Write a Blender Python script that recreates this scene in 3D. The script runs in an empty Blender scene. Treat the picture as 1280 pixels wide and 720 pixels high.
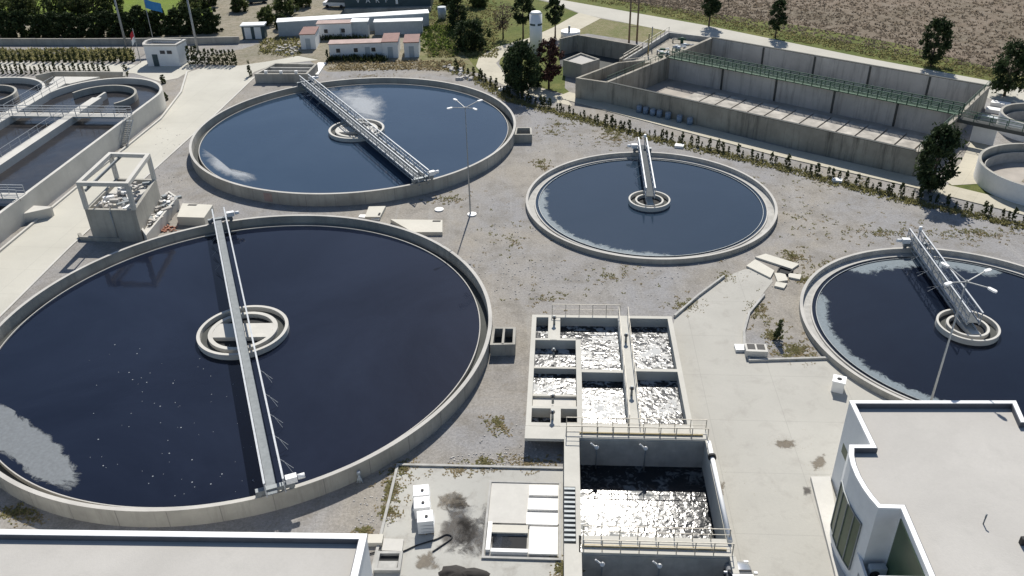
import bpy, bmesh, math, random
from math import sin, cos, pi, radians as rad
from mathutils import Vector, Matrix, geometry
C = bpy.context.scene.collection
rng = random.Random(7)

# ------------------------------------------------------------------ camera model
F, PITCH, ROLL, H = 1064.66, rad(31.2198), rad(-1.3037), 45.0
def at(px, py, z=0.0):
    """a measured point of the photograph (1280x720) on the level z, in world metres"""
    u = (px-640)/F; v = -(py-360)/F
    c, s = cos(ROLL), sin(ROLL)
    u, v = c*u-s*v, s*u+c*v
    d = Vector((u, cos(PITCH)+v*sin(PITCH), -sin(PITCH)+v*cos(PITCH)))
    t = (z-H)/d.z
    return Vector((d.x*t, d.y*t, z))

cam = bpy.data.cameras.new('camera'); co = bpy.data.objects.new('camera', cam); C.objects.link(co)
cam.sensor_width = 36; cam.sensor_fit = 'HORIZONTAL'; cam.lens = 36*F/1280
cam.clip_start = .5; cam.clip_end = 8000
fw = Vector((0, cos(PITCH), -sin(PITCH))); up0 = Vector((0, sin(PITCH), cos(PITCH))); ri0 = Vector((1, 0, 0))
ri = cos(ROLL)*ri0+sin(ROLL)*up0; up = -sin(ROLL)*ri0+cos(ROLL)*up0
M = Matrix.Identity(4)
for i in range(3): M[i][0] = ri[i]; M[i][1] = up[i]; M[i][2] = -fw[i]
M[2][3] = H
co.matrix_world = M
bpy.context.scene.camera = co

# ------------------------------------------------------------------ light
SUN_EL, SUN_AZ = rad(45), rad(6.5)      # azimuth east of +Y, the way the camera looks
w = bpy.data.worlds.new('World'); bpy.context.scene.world = w; w.use_nodes = True
nt = w.node_tree; bgn = nt.nodes['Background']
sky = nt.nodes.new('ShaderNodeTexSky'); sky.sky_type = 'NISHITA'; sky.sun_disc = False
sky.sun_elevation = SUN_EL; sky.sun_rotation = SUN_AZ; sky.air_density = 1.0; sky.dust_density = 0.6; sky.ozone_density = 1.8
nt.links.new(sky.outputs[0], bgn.inputs[0]); bgn.inputs[1].default_value = 0.08
sl = bpy.data.lights.new('sun', 'SUN'); sl.energy = 4.6; sl.angle = rad(.53); sl.color = (1, .955, .88)
so = bpy.data.objects.new('sun', sl); C.objects.link(so)
sd = Vector((sin(SUN_AZ)*cos(SUN_EL), cos(SUN_AZ)*cos(SUN_EL), sin(SUN_EL)))
so.rotation_euler = sd.to_track_quat('Z', 'Y').to_euler()
vs = bpy.context.scene.view_settings
vs.view_transform = 'Standard'; vs.look = 'None'; vs.exposure = 0.3; vs.gamma = 1

# ------------------------------------------------------------------ materials
def newmat(name):
    m = bpy.data.materials.new(name); m.use_nodes = True
    t = m.node_tree; return m, t, t.nodes['Principled BSDF']
def N(t, kind, **kw):
    n = t.nodes.new(kind)
    for k, v in kw.items(): setattr(n, k, v)
    return n
def noise(t, vec, scale, detail=6, rough=.6, dist=0):
    n = N(t, 'ShaderNodeTexNoise'); n.inputs['Scale'].default_value = scale; n.inputs['Detail'].default_value = detail
    n.inputs['Roughness'].default_value = rough; n.inputs['Distortion'].default_value = dist
    t.links.new(vec, n.inputs['Vector']); return n.outputs['Fac']
def ramp(t, fac, stops, interp='LINEAR'):
    r = N(t, 'ShaderNodeValToRGB'); cr = r.color_ramp; cr.interpolation = interp
    while len(cr.elements) < len(stops): cr.elements.new(.5)
    for e, (p, c) in zip(cr.elements, stops):
        e.position = p; e.color = (*c, 1) if not isinstance(c, (int, float)) else (c, c, c, 1)
    t.links.new(fac, r.inputs[0]); return r.outputs[0]
def mix(t, fac, a, b, mode='MIX'):
    n = N(t, 'ShaderNodeMix', data_type='RGBA', blend_type=mode)
    for i, x in ((0, fac), (6, a), (7, b)):
        if hasattr(x, 'links'): t.links.new(x, n.inputs[i])
        else: n.inputs[i].default_value = (*x, 1) if isinstance(x, tuple) else x
    return n.outputs[2]
def bump(t, h, bs, strength, dist):
    b = N(t, 'ShaderNodeBump'); b.inputs['Strength'].default_value = strength; b.inputs['Distance'].default_value = dist
    t.links.new(h, b.inputs['Height']); t.links.new(b.outputs[0], bs.inputs['Normal'])
def pos(t, sx=1, sy=1, sz=1):
    g = N(t, 'ShaderNodeNewGeometry'); m = N(t, 'ShaderNodeMapping'); m.inputs['Scale'].default_value = (sx, sy, sz)
    t.links.new(g.outputs['Position'], m.inputs[0]); return m.outputs[0]
def concrete(name, col, dark=.6, streak=.0, rough=.85, mott=.25, blotch=.3):
    m, t, b = newmat(name)
    lo = tuple(c*dark for c in col)
    c = mix(t, ramp(t, noise(t, pos(t), blotch, 5), [(.35, 0.), (.7, 1.)]), tuple(x*(1-mott) for x in col), tuple(min(1, x*(1+mott*.4)) for x in col))
    c = mix(t, ramp(t, noise(t, pos(t), 3.1, 8, .75), [(.3, .0), (.75, .55)]), c, tuple(x*.82 for x in col))
    if streak:
        s = ramp(t, noise(t, pos(t, .55, .55, .05), 1.6, 7, .75), [(.50, 0.), (.70, 1.)])
        mm = N(t, 'ShaderNodeMath', operation='MULTIPLY'); t.links.new(s, mm.inputs[0]); mm.inputs[1].default_value = streak
        c = mix(t, mm.outputs[0], c, lo)
    t.links.new(c, b.inputs['Base Color']); b.inputs['Roughness'].default_value = rough
    b.inputs['Specular IOR Level'].default_value = .3
    bump(t, noise(t, pos(t), 14, 6), b, .3, .02)
    return m
def plain(name, col, rough=.5, metal=0., var=.12, scale=1.5):
    m, t, b = newmat(name)
    c = mix(t, ramp(t, noise(t, pos(t), scale, 6, .7), [(.3, 0.), (.7, 1.)]), tuple(x*(1-var) for x in col), tuple(min(1, x*(1+var)) for x in col))
    t.links.new(c, b.inputs['Base Color']); b.inputs['Roughness'].default_value = rough; b.inputs['Metallic'].default_value = metal
    return m
MT = {}

MT['conc'] = concrete('tank_concrete', (.43, .41, .36), .45, .6, mott=.3)
MT['conc_top'] = concrete('rim_concrete', (.52, .50, .46), .6, .0, mott=.2)
MT['conc_pale'] = concrete('pale_concrete', (.60, .58, .53), .55, .15, mott=.14)
MT['conc_basin'] = concrete('basin_concrete', (.57, .55, .49), .55, .12, mott=.14)
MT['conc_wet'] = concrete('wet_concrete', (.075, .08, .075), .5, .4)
MT['conc_channel'] = concrete('channel_concrete', (.46, .45, .42), .45, .2, blotch=1.2)
MT['conc_old'] = concrete('weathered_concrete', (.38, .35, .29), .14, .85, mott=.35, blotch=.25)
MT['conc_res_in'] = concrete('pale_weathered_concrete', (.52, .51, .48), .3, .7, mott=.25, blotch=.2)
MT['conc_floor'] = concrete('basin_floor_concrete', (.42, .38, .33), .5, 0, mott=.3)
MT['conc_slab'] = concrete('grey_slab_concrete', (.47, .44, .39), .4, 0, mott=.5, blotch=.5)
MT['conc_seal'] = plain('joint_sealant', (.24, .23, .21), .9, 0, .2)
MT['white'] = plain('white_paint', (.80, .80, .79), .5, 0, .03)
MT['white_wall'] = plain('white_render', (.72, .73, .73), .8, 0, .05)
MT['steel'] = plain('galvanised_steel', (.38, .40, .42), .55, .25, .15, 3)
MT['steel_mid'] = plain('grey_deck_steel', (.25, .27, .28), .9, 0, .15, 2); MT['steel_mid'].node_tree.nodes['Principled BSDF'].inputs['Specular IOR Level'].default_value = .1
MT['deck_dk'] = plain('dark_grating', (.12, .13, .135), .95, 0, .2, 3); MT['deck_dk'].node_tree.nodes['Principled BSDF'].inputs['Specular IOR Level'].default_value = .05
MT['steel_dk'] = plain('dull_steel', (.22, .24, .25), .6, .4, .2, 3)
MT['pole'] = plain('pole_steel', (.33, .34, .34), .6, .2, .1)
MT['shade_strip'] = plain('parapet_shade', (.10, .105, .12), .9, 0, .15)  # near-black tone that paints in the shade inside the roof parapets
MT['rail'] = plain('rail_steel', (.42, .39, .33), .55, .1, .25, 4)
MT['green_steel'] = plain('green_painted_steel', (.035, .085, .052), .8, 0, .4, 2)
MT['black'] = plain('black_rubber', (.015, .015, .016), .7)
MT['dark'] = plain('dark_void', (.02, .021, .022), .9)
MT['red_roof'] = plain('rusty_red_roof', (.17, .075, .06), .75, 0, .25, .8)
MT['rust_roof'] = plain('faded_pink_roof', (.36, .26, .23), .8, 0, .2, .8)
MT['teal'] = plain('dark_teal_panel', (.035, .065, .075), .6, 0, .2)
MT['cab_grey'] = plain('grey_cabin_wall', (.36, .40, .43), .6, 0, .1)
MT['wood'] = plain('weathered_wood', (.20, .14, .09), .85, 0, .3, 3)
MT['bark'] = plain('bark', (.085, .065, .05), .95, 0, .3, 4)
MT['drum'] = plain('blue_grey_plastic', (.20, .26, .34), .5, 0, .3, 1)
MT['cover'] = plain('white_cover_panel', (.78, .77, .74), .6, 0, .05)
MT['cream'] = concrete('cream_slab', (.62, .59, .51), .6, .05, mott=.08)
MT['sludge'] = plain('black_sludge', (.022, .018, .015), .8, 0, .4, 2)
MT['silver'] = plain('silver_car_paint', (.42, .43, .45), .25, .6, .04)
MT['dkgrey_glass'] = plain('tinted_glass', (.03, .035, .045), .08, 0, .1)
MT['pgreen'] = plain('green_tint_glass', (.05, .085, .045), .3, 0, .3, .5); MT['pgreen'].node_tree.nodes['Principled BSDF'].inputs['Specular IOR Level'].default_value = .25
MT['blue_flag'] = plain('blue_cloth', (.03, .18, .42), .8, 0, .1)
MT['red'] = plain('red_cloth', (.45, .03, .04), .8, 0, .1)
MT['stone'] = plain('pale_stone', (.44, .415, .38), .9, 0, .25, 1)
MT['chan_yellow'] = plain('ochre_pipe', (.42, .33, .16), .6, 0, .2)

def water_mat(name, base, rough, bscale, bstr, bdist, spec=.5, mott=None):
    m, t, b = newmat(name)
    if mott:
        c = mix(t, ramp(t, noise(t, pos(t), mott[0], 6, .65, .6), [(.4, 0.), (.68, 1.)]), base, mott[1])
        t.links.new(c, b.inputs['Base Color'])
    else: b.inputs['Base Color'].default_value = (*base, 1)
    b.inputs['Roughness'].default_value = rough; b.inputs['IOR'].default_value = 1.333
    bump(t, noise(t, pos(t), bscale, 4, .55), b, bstr, bdist)
    return m
MT['water'] = water_mat('still_dark_water', (.006, .009, .018), .06, 1.3, .12, .05, mott=(.07, (.009, .014, .026)))
MT['water_B'] = water_mat('still_blue_water', (.025, .046, .078), .07, 1.3, .14, .05, mott=(.07, (.031, .054, .088)))
MT['water_C'] = water_mat('still_slate_water', (.021, .037, .060), .07, 1.3, .14, .05, mott=(.07, (.025, .042, .067)))
MT['water_A'] = water_mat('still_navy_water', (.007, .010, .021), .06, 1.3, .12, .05, mott=(.05, (.013, .018, .034)))
MT['water_ditch'] = water_mat('brown_ditch_water', (.026, .026, .030), .12, .8, .4, .08, mott=(.12, (.048, .043, .040)))

def foam_water(name, lo, hi, c_lo, c_hi, dist=.09, rough=.12):
    m, t, b = newmat(name)
    n1 = noise(t, pos(t), 1.7, 8, .62, 1.1); n2 = noise(t, pos(t), .38, 3, .5, .4)
    a = N(t, 'ShaderNodeMath', operation='ADD'); t.links.new(n1, a.inputs[0])
    s = N(t, 'ShaderNodeMath', operation='MULTIPLY_ADD'); t.links.new(n2, s.inputs[0]); s.inputs[1].default_value = .7; s.inputs[2].default_value = -.35
    t.links.new(s.outputs[0], a.inputs[1])
    f = ramp(t, a.outputs[0], [(lo, 0.), (hi, 1.)])
    t.links.new(mix(t, f, c_lo, c_hi), b.inputs['Base Color'])
    t.links.new(ramp(t, f, [(0, rough), (1, .55)]), b.inputs['Roughness'])
    b.inputs['IOR'].default_value = 1.333
    bump(t, noise(t, pos(t), 1.9, 3, .5, .8), b, 1., dist)
    return m
MT['foam'] = foam_water('churning_foamy_water', .50, .66, (.018, .021, .024), (.16, .17, .17), .042, .16)
MT['foam2'] = foam_water('bubbling_grey_water', .50, .62, (.022, .026, .030), (.36, .37, .37), .036, .16)

def ground_mat():
    m, t, b = newmat('gravel_yard')
    p = pos(t)
    n_big = noise(t, p, .045, 6, .62, .5); n_mid = noise(t, p, .35, 8, .7, .3); n_fine = noise(t, p, 4.5, 8, .8)
    base = mix(t, ramp(t, n_big, [(.42, 0.), (.60, 1.)]), (.325, .318, .315), (.365, .335, .29))
    base = mix(t, ramp(t, n_mid, [(.46, 0.), (.66, .75)]), base, (.24, .222, .195))
    base = mix(t, ramp(t, noise(t, p, .8, 6, .75, .3), [(.60, 0.), (.70, .55)]), base, (.21, .165, .10))
    base = mix(t, ramp(t, noise(t, pos(t, .9, .05, 1), 1.0, 4, .6, .5), [(.55, 0.), (.66, .35)]), base, (.40, .385, .36))
    base = mix(t, ramp(t, n_fine, [(.38, 0.), (.62, 1.)]), mix(t, 1.0, base, (.66, .66, .66), 'MULTIPLY'), base)
    v = N(t, 'ShaderNodeTexVoronoi'); v.inputs['Scale'].default_value = 3.5; t.links.new(p, v.inputs['Vector'])
    base = mix(t, ramp(t, v.outputs['Distance'], [(.05, .6), (.16, 0.)]), base, (.46, .44, .41))
    t.links.new(base, b.inputs['Base Color']); b.inputs['Roughness'].default_value = .95; b.inputs['Specular IOR Level'].default_value = .15
    bump(t, n_fine, b, .7, .06)
    return m
MT['gravel'] = ground_mat()
def patch_mat(name, a, bcol, c3, s1=.15, s2=1.6, bd=.1):
    m, t, b = newmat(name); p = pos(t)
    c = mix(t, ramp(t, noise(t, p, s1, 6, .65, .5), [(.38, 0.), (.62, 1.)]), a, bcol)
    c = mix(t, ramp(t, noise(t, p, s2, 7, .75, .4), [(.45, 0.), (.66, .8)]), c, c3)
    t.links.new(c, b.inputs['Base Color']); b.inputs['Roughness'].default_value = .95; b.inputs['Specular IOR Level'].default_value = .1
    bump(t, noise(t, p, 3.0, 7, .75), b, .8, bd)
    return m
MT['field'] = patch_mat('dry_brown_field', (.215, .17, .13), (.15, .125, .09), (.26, .225, .18), .06, .5, .3)
MT['grass'] = patch_mat('rough_grass', (.10, .13, .035), (.17, .17, .06), (.07, .09, .03), .12, .8, .2)
MT['grass_dry'] = patch_mat('dry_grass', (.22, .20, .11), (.13, .15, .055), (.27, .23, .15), .1, .9, .2)
MT['grass_bright'] = patch_mat('fresh_grass', (.15, .21, .03), (.12, .17, .035), (.19, .23, .06), .1, .8, .2)
MT['dirt'] = patch_mat('dry_earth', (.33, .29, .23), (.25, .23, .18), (.16, .15, .09), .12, .9, .2)
def paving(name, col, joint=0, crack=.25, ang=0, stainc=(.30, .28, .25)):
    m, t, b = newmat(name); p = pos(t)
    c = mix(t, ramp(t, noise(t, p, .12, 6, .6, .4), [(.35, 0.), (.68, 1.)]), tuple(x*.87 for x in col), col)
    c = mix(t, ramp(t, noise(t, p, .55, 8, .72, .3), [(.52, 0.), (.75, crack)]), c, stainc)
    c = mix(t, ramp(t, noise(t, p, 5, 6, .8), [(.35, .0), (.7, .25)]), c, tuple(x*.72 for x in col))
    if joint:
        mp = N(t, 'ShaderNodeMapping'); mp.inputs['Rotation'].default_value = (0, 0, ang); t.links.new(p, mp.inputs[0])
        br = N(t, 'ShaderNodeTexBrick'); br.offset = 0; br.inputs['Scale'].default_value = 1; br.inputs['Brick Width'].default_value = joint; br.inputs['Row Height'].default_value = joint
        br.inputs['Mortar Size'].default_value = .025; br.inputs['Color1'].default_value = br.inputs['Color2'].default_value = (0, 0, 0, 1); br.inputs['Mortar'].default_value = (.45, .45, .45, 1)
        t.links.new(mp.outputs[0], br.inputs['Vector'])
        c = mix(t, br.outputs['Color'], c, tuple(x*.6 for x in col))
    t.links.new(c, b.inputs['Base Color']); b.inputs['Roughness'].default_value = .9; b.inputs['Specular IOR Level'].default_value = .2
    bump(t, noise(t, p, 9, 6), b, .35, .03)
    return m
MT['yard'] = paving('yard_concrete', (.46, .445, .40), 6.0, .6, rad(4))
MT['road'] = paving('service_road_concrete', (.55, .53, .46), 5.0, .15, rad(5.5))
MT['road2'] = paving('outer_road_concrete', (.50, .48, .42), 0, .2)
MT['path'] = paving('path_concrete', (.54, .50, .40), 2.2, .35, rad(37), (.22, .20, .13))
MT['roof'] = paving('roof_membrane', (.50, .48, .445), 0, .7, 0, (.41, .395, .365))
MT['pad'] = paving('stained_pad', (.47, .46, .42), 0, .95, 0, (.27, .25, .22))

def leaf_mat(name, c1, c2, c3=None, tl=.0):
    m, t, b = newmat(name)
    g = N(t, 'ShaderNodeNewGeometry')
    o = N(t, 'ShaderNodeTexCoord')
    c = mix(t, g.outputs['Random Per Island'], c1, c2)
    c = mix(t, ramp(t, noise(t, o.outputs['Object'], .7, 3), [(.4, 0.), (.65, .8)]), c, c3 or tuple(x*.6 for x in c1))
    t.links.new(c, b.inputs['Base Color']); b.inputs['Roughness'].default_value = .8; b.inputs['Specular IOR Level'].default_value = .15
    if tl:
        tr = N(t, 'ShaderNodeBsdfTranslucent'); t.links.new(c, tr.inputs[0]); mx = N(t, 'ShaderNodeMixShader'); mx.inputs[0].default_value = tl
        t.links.new(b.outputs[0], mx.inputs[1]); t.links.new(tr.outputs[0], mx.inputs[2])
        t.links.new(mx.outputs[0], [n for n in t.nodes if n.type == 'OUTPUT_MATERIAL'][0].inputs[0])
    return m
MT['leaf_dark'] = leaf_mat('dark_conifer_foliage', (.032, .054, .024), (.068, .09, .036), tl=.25)
MT['leaf_mid'] = leaf_mat('mid_green_foliage', (.085, .115, .04), (.15, .17, .065), tl=.35)
MT['leaf_cyp'] = leaf_mat('cypress_foliage', (.05, .07, .03), (.095, .11, .045), tl=.35)
MT['leaf_hedge'] = leaf_mat('hedge_foliage', (.035, .055, .022), (.07, .09, .035), tl=.2)
MT['leaf_red'] = leaf_mat('reddish_foliage', (.075, .035, .03), (.12, .06, .045))
MT['leaf_bare'] = leaf_mat('bare_twigs', (.16, .12, .09), (.20, .16, .11), tl=.35)
MT['leaf_weed'] = leaf_mat('weed_leaves', (.20, .20, .08), (.32, .29, .14), (.22, .20, .09), tl=.5)
MT['leaf_dry'] = leaf_mat('dry_weed_leaves', (.32, .26, .15), (.40, .33, .20), (.28, .23, .13), tl=.5)
MT['leaf_brush'] = leaf_mat('dry_brush', (.21, .17, .125), (.29, .24, .185), (.19, .155, .115), tl=.5)
MT['leaf_bright'] = leaf_mat('bright_shrub_leaves', (.10, .15, .03), (.18, .21, .06), tl=.5)

def scum_mat(name, col, lo, hi, scale, amount, rough=.7):
    m, t, b = newmat(name); p = pos(t)
    a = N(t, 'ShaderNodeAttribute', attribute_name='fade')
    n = noise(t, p, scale, 9, .72, .8)
    s = N(t, 'ShaderNodeMath', operation='ADD'); t.links.new(a.outputs['Fac'], s.inputs[0]); t.links.new(n, s.inputs[1])
    al = ramp(t, s.outputs[0], [(lo, 0.), (hi, amount)])
    b.inputs['Base Color'].default_value = (*col, 1); b.inputs['Roughness'].default_value = rough
    c = mix(t, ramp(t, noise(t, p, 3.5, 6, .8), [(.4, 0.), (.75, 1.)]), tuple(x*.85 for x in col), tuple(min(1, x*1.25) for x in col))
    t.links.new(c, b.inputs['Base Color'])
    t.links.new(al, b.inputs['Alpha'])
    return m
MT['scum'] = scum_mat('grey_scum', (.17, .187, .20), .56, .66, .35, .9)
MT['scum_soft'] = scum_mat('thin_foam', (.44, .47, .50), .62, 1.45, .22, .62)
MT['scum_patchy'] = scum_mat('patchy_scum', (.20, .25, .28), .84, 1.06, 1.1, .75)
MT['scum_faint'] = scum_mat('faint_foam', (.3, .32, .34), .80, 1.4, .8, .28)
MT['speck'] = plain('foam_flecks', (.26, .28, .30), .8)
MT['stain'] = scum_mat('sludge_stain', (.10, .09, .08), .72, 1.0, 1.1, .75, .9)
MT['stain_lt'] = scum_mat('brown_stain', (.20, .17, .13), .85, 1.15, 1.1, .7, .95)

# ------------------------------------------------------------------ mesh builder
def tag(o, label=None, cat=None, group=None, kind=None):
    for k, v in (('label', label), ('category', cat), ('group', group), ('kind', kind)):
        if v: o[k] = v
    return o
def empty(name, loc, label, cat, group=None, rz=0):
    o = bpy.data.objects.new(name, None); C.objects.link(o); o.location = loc; o.rotation_euler = (0, 0, rz)
    o.empty_display_size = .5
    return tag(o, label, cat, group)
WLOC = {}
class MB:
    def __init__(s): s.v = []; s.f = []; s.mi = []; s.sm = []; s.cur = 0; s.smooth = False; s.fade = None
    def add(s, vs, fs):
        o = len(s.v); s.v += [tuple(x) for x in vs]
        for f in fs: s.f.append([i+o for i in f]); s.mi.append(s.cur); s.sm.append(s.smooth)
        return s
    def prism(s, pts, z0, z1):
        n = len(pts); pts = [(p[0], p[1]) for p in pts]
        ar = sum(pts[i][0]*pts[(i+1) % n][1]-pts[(i+1) % n][0]*pts[i][1] for i in range(n))
        if ar < 0: pts = pts[::-1]
        vs = [(x, y, z0) for x, y in pts]+[(x, y, z1) for x, y in pts]
        fs = [list(range(n))[::-1], list(range(n, 2*n))]+[[i, (i+1) % n, n+(i+1) % n, n+i] for i in range(n)]
        return s.add(vs, fs)
    def sheet(s, pts, z):
        n = len(pts); pts = [(p[0], p[1]) for p in pts]
        ar = sum(pts[i][0]*pts[(i+1) % n][1]-pts[(i+1) % n][0]*pts[i][1] for i in range(n))
        if ar < 0: pts = pts[::-1]
        return s.add([(x, y, z) for x, y in pts], [list(range(n))])
    def box(s, cx, cy, z0, sx, sy, h, a=0):
        e1 = (cos(a), sin(a)); e2 = (-sin(a), cos(a))
        P = [(cx+e1[0]*i*sx/2+e2[0]*j*sy/2, cy+e1[1]*i*sx/2+e2[1]*j*sy/2) for i, j in ((-1, -1), (1, -1), (1, 1), (-1, 1))]
        return s.prism(P, z0, z0+h)
    def bar(s, p, q, wd, ht=None):
        p = Vector(p); q = Vector(q); d = (q-p)
        if d.length < 1e-6: return s
        d.normalize(); ht = ht or wd
        sd = d.cross(Vector((0, 0, 1)))
        if sd.length < 1e-3: sd = Vector((1, 0, 0))
        sd.normalize(); u = sd.cross(d).normalized()
        vs = [b+sd*i*wd/2+u*j*ht/2 for b in (p, q) for i, j in ((-1, -1), (1, -1), (1, 1), (-1, 1))]
        return s.add(vs, [[3, 2, 1, 0], [4, 5, 6, 7], [0, 1, 5, 4], [1, 2, 6, 5], [2, 3, 7, 6], [3, 0, 4, 7]])
    def tube(s, p, q, r0, r1=None, n=10, caps=True):
        p = Vector(p); q = Vector(q); d = (q-p).normalized(); r1 = r0 if r1 is None else r1
        a = d.orthogonal().normalized(); b = d.cross(a)
        vs = [p+(a*cos(2*pi*i/n)+b*sin(2*pi*i/n))*r0 for i in range(n)]+[q+(a*cos(2*pi*i/n)+b*sin(2*pi*i/n))*r1 for i in range(n)]
        sm = s.smooth; s.smooth = True
        s.add(vs, [[i, (i+1) % n, n+(i+1) % n, n+i] for i in range(n)]); s.smooth = sm
        if caps: o = len(s.v)-2*n; s.f += [[o+i for i in range(n)][::-1], [o+n+i for i in range(n)]]; s.mi += [s.cur]*2; s.sm += [False]*2
        return s
    def lathe(s, cx, cy, prof, n=160, a0=0, a1=2*pi):
        full = abs(a1-a0-2*pi) < 1e-6; k = len(prof); m = n if full else n+1
        vs = [(cx+r*cos(a0+(a1-a0)*i/n), cy+r*sin(a0+(a1-a0)*i/n), z) for i in range(m) for r, z in prof]
        fs = [[i*k+j, ((i+1) % m)*k+j, ((i+1) % m)*k+j+1, i*k+j+1] for i in range(n) for j in range(k-1)]
        return s.add(vs, fs)
    def ring(s, cx, cy, r0, r1, z0, z1, n=160, a0=0, a1=2*pi):
        s.lathe(cx, cy, [(r1, z0), (r1, z1), (r0, z1), (r0, z0), (r1, z0)], n, a0, a1)
        if abs(a1-a0-2*pi) > 1e-6:
            for a, fl in ((a0, 0), (a1, 1)):
                q = [(cx+r*cos(a), cy+r*sin(a), z) for r, z in ((r0, z0), (r1, z0), (r1, z1), (r0, z1))]
                s.add(q, [[0, 1, 2, 3] if fl == 0 else [3, 2, 1, 0]])
        return s
    def wall(s, pts, wd, z0, z1, closed=False):
        """polyline wall with mitred corners; pts = centre line"""
        P = [Vector((p[0], p[1])) for p in pts]; n = len(P); L = []; R = []
        for i in range(n):
            a = P[i-1] if (i > 0 or closed) else None; b = P[(i+1) % n] if (i < n-1 or closed) else None
            d1 = (P[i]-a).normalized() if a is not None else (b-P[i]).normalized()
            d2 = (b-P[i]).normalized() if b is not None else d1
            nn = Vector((-d1.y-d2.y, d1.x+d2.x)).normalized(); sc = 1/max(.35, nn.dot(Vector((-d1.y, d1.x))))
            L.append(P[i]+nn*wd/2*sc); R.append(P[i]-nn*wd/2*sc)
        m = n if closed else n-1
        vs = []
        for i in range(n): vs += [(*L[i], z0), (*R[i], z0), (*R[i], z1), (*L[i], z1)]
        fs = []
        for i in range(m):
            a = i*4; b = ((i+1) % n)*4
            fs += [[a+3, a+2, b+2, b+3], [a, a+3, b+3, b], [a+2, a+1, b+1, b+2], [a+1, a, b, b+1]]
        if not closed: fs += [[0, 1, 2, 3], [(n-1)*4+3, (n-1)*4+2, (n-1)*4+1, (n-1)*4]]
        return s.add(vs, fs)
    def rail(s, pts, z, h=1.1, step=1.8, r=.035, mids=(.5,), top=.05):
        P = [Vector((p[0], p[1], p[2] if len(p) > 2 else z)) for p in pts]
        for a, b in zip(P[:-1], P[1:]):
            L = (b-a).length; k = max(1, round(L/step))
            for i in range(k+1):
                q = a.lerp(b, i/k); s.bar(q, q+Vector((0, 0, h)), r*1.6)
            s.bar(a+Vector((0, 0, h)), b+Vector((0, 0, h)), top)
            for f in mids: s.bar(a+Vector((0, 0, h*f)), b+Vector((0, 0, h*f)), r)
        return s
    def build(s, name, mat, parent=None, org=None):
        mats = mat if isinstance(mat, (list, tuple)) else [mat]
        me = bpy.data.meshes.new(name)
        if parent is not None: base = WLOC[parent.name]
        elif org is not None: base = Vector(org)
        else:
            xs = [v[0] for v in s.v]; ys = [v[1] for v in s.v]; zs = [v[2] for v in s.v]
            base = Vector(((min(xs)+max(xs))/2, (min(ys)+max(ys))/2, min(zs)))
        me.from_pydata([(v[0]-base.x, v[1]-base.y, v[2]-base.z) for v in s.v], [], s.f)
        for mm in mats: me.materials.append(MT[mm] if isinstance(mm, str) else mm)
        me.polygons.foreach_set('material_index', s.mi); me.polygons.foreach_set('use_smooth', s.sm)
        if s.fade:
            at_ = me.attributes.new('fade', 'FLOAT', 'POINT'); at_.data.foreach_set('value', s.fade)
        me.update()
        o = bpy.data.objects.new(name, me); C.objects.link(o)
        if parent is None: o.location = base
        else: o.parent = parent
        WLOC[o.name] = base
        return o
def thing(name, loc, label, cat, group=None):
    """an Empty whose parts are written in world metres"""
    o = empty(name, loc, label, cat, group); WLOC[o.name] = Vector(loc); return o
def local_thing(name, label, cat, group=None):
    o = empty(name, (0, 0, 0), label, cat, group); WLOC[o.name] = Vector((0, 0, 0)); return o
def copy_tree(o, parent=None):
    c = o.copy(); C.objects.link(c); c.parent = parent
    for ch in list(o.children): copy_tree(ch, c)
    return c

# ------------------------------------------------------------------ frames
BO = Vector((1.83, 67.2)); BA = rad(-3.7)
BE1 = Vector((cos(BA), sin(BA))); BE2 = Vector((sin(BA), -cos(BA)))
def B(u, v): return BO+BE1*u+BE2*v            # basin frame: u right, v toward the camera
def Bq(u0, v0, u1, v1): return [B(u0, v0), B(u1, v0), B(u1, v1), B(u0, v1)]
DO = Vector((-63.7, 130.0)); DA = rad(-5.3)
DE1 = Vector((cos(DA), sin(DA))); DE2 = Vector((-sin(DA), cos(DA)))
def D(s, t): return DO+DE1*s+DE2*t            # ditch frame: s right, t away
def Dq(s0, t0, s1, t1): return [D(s0, t0), D(s1, t0), D(s1, t1), D(s0, t1)]

TANKS = dict(A=(-25.11, 66.05, 23.2, 1.55, .62), B=(-21.95, 117.52, 23.07, 1.65, .80), C=(16.83, 93.3, 14.93, .6, .04), D=(42.0, 64.97, 14.88, .6, .04))

# ------------------------------------------------------------------ ground
def ground_with_holes():
    pts = []; edges = []
    def loop(L):
        o = len(pts); pts.extend(Vector((p[0], p[1])) for p in L)
        edges.extend((o+i, o+(i+1) % len(L)) for i in range(len(L)))
    loop([(-3000, -1500), (3000, -1500), (3000, 5000), (-3000, 5000)])
    hole = Bq(4.1, 17.2, 13.8, 38.2); loop(hole)
    hole2 = [at(*p, 3.4).to_2d() for p in ((759, 102.5), (1148, 189), (1198, 144), (1236, 107.5), (890, 47), (833, 72))]; loop(hole2)
    v, e, f, *_ = geometry.delaunay_2d_cdt(pts, edges, [], 0, 1e-5)
    mb = MB()
    def inside(p, L):
        r = False
        for i in range(len(L)):
            a, b = L[i], L[i-1]
            if (a[1] > p[1]) != (b[1] > p[1]) and p[0] < (b[0]-a[0])*(p[1]-a[1])/(b[1]-a[1])+a[0]: r = not r
        return r
    fs = []
    for t in f:
        c = sum((v[i] for i in t), Vector((0, 0)))/len(t)
        if not inside(c, hole) and not inside(c, hole2): fs.append(list(t))
    mb.add([(p.x, p.y, 0) for p in v], fs)
    g = mb.build('ground', 'gravel'); g['kind'] = 'structure'
ground_with_holes()
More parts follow.
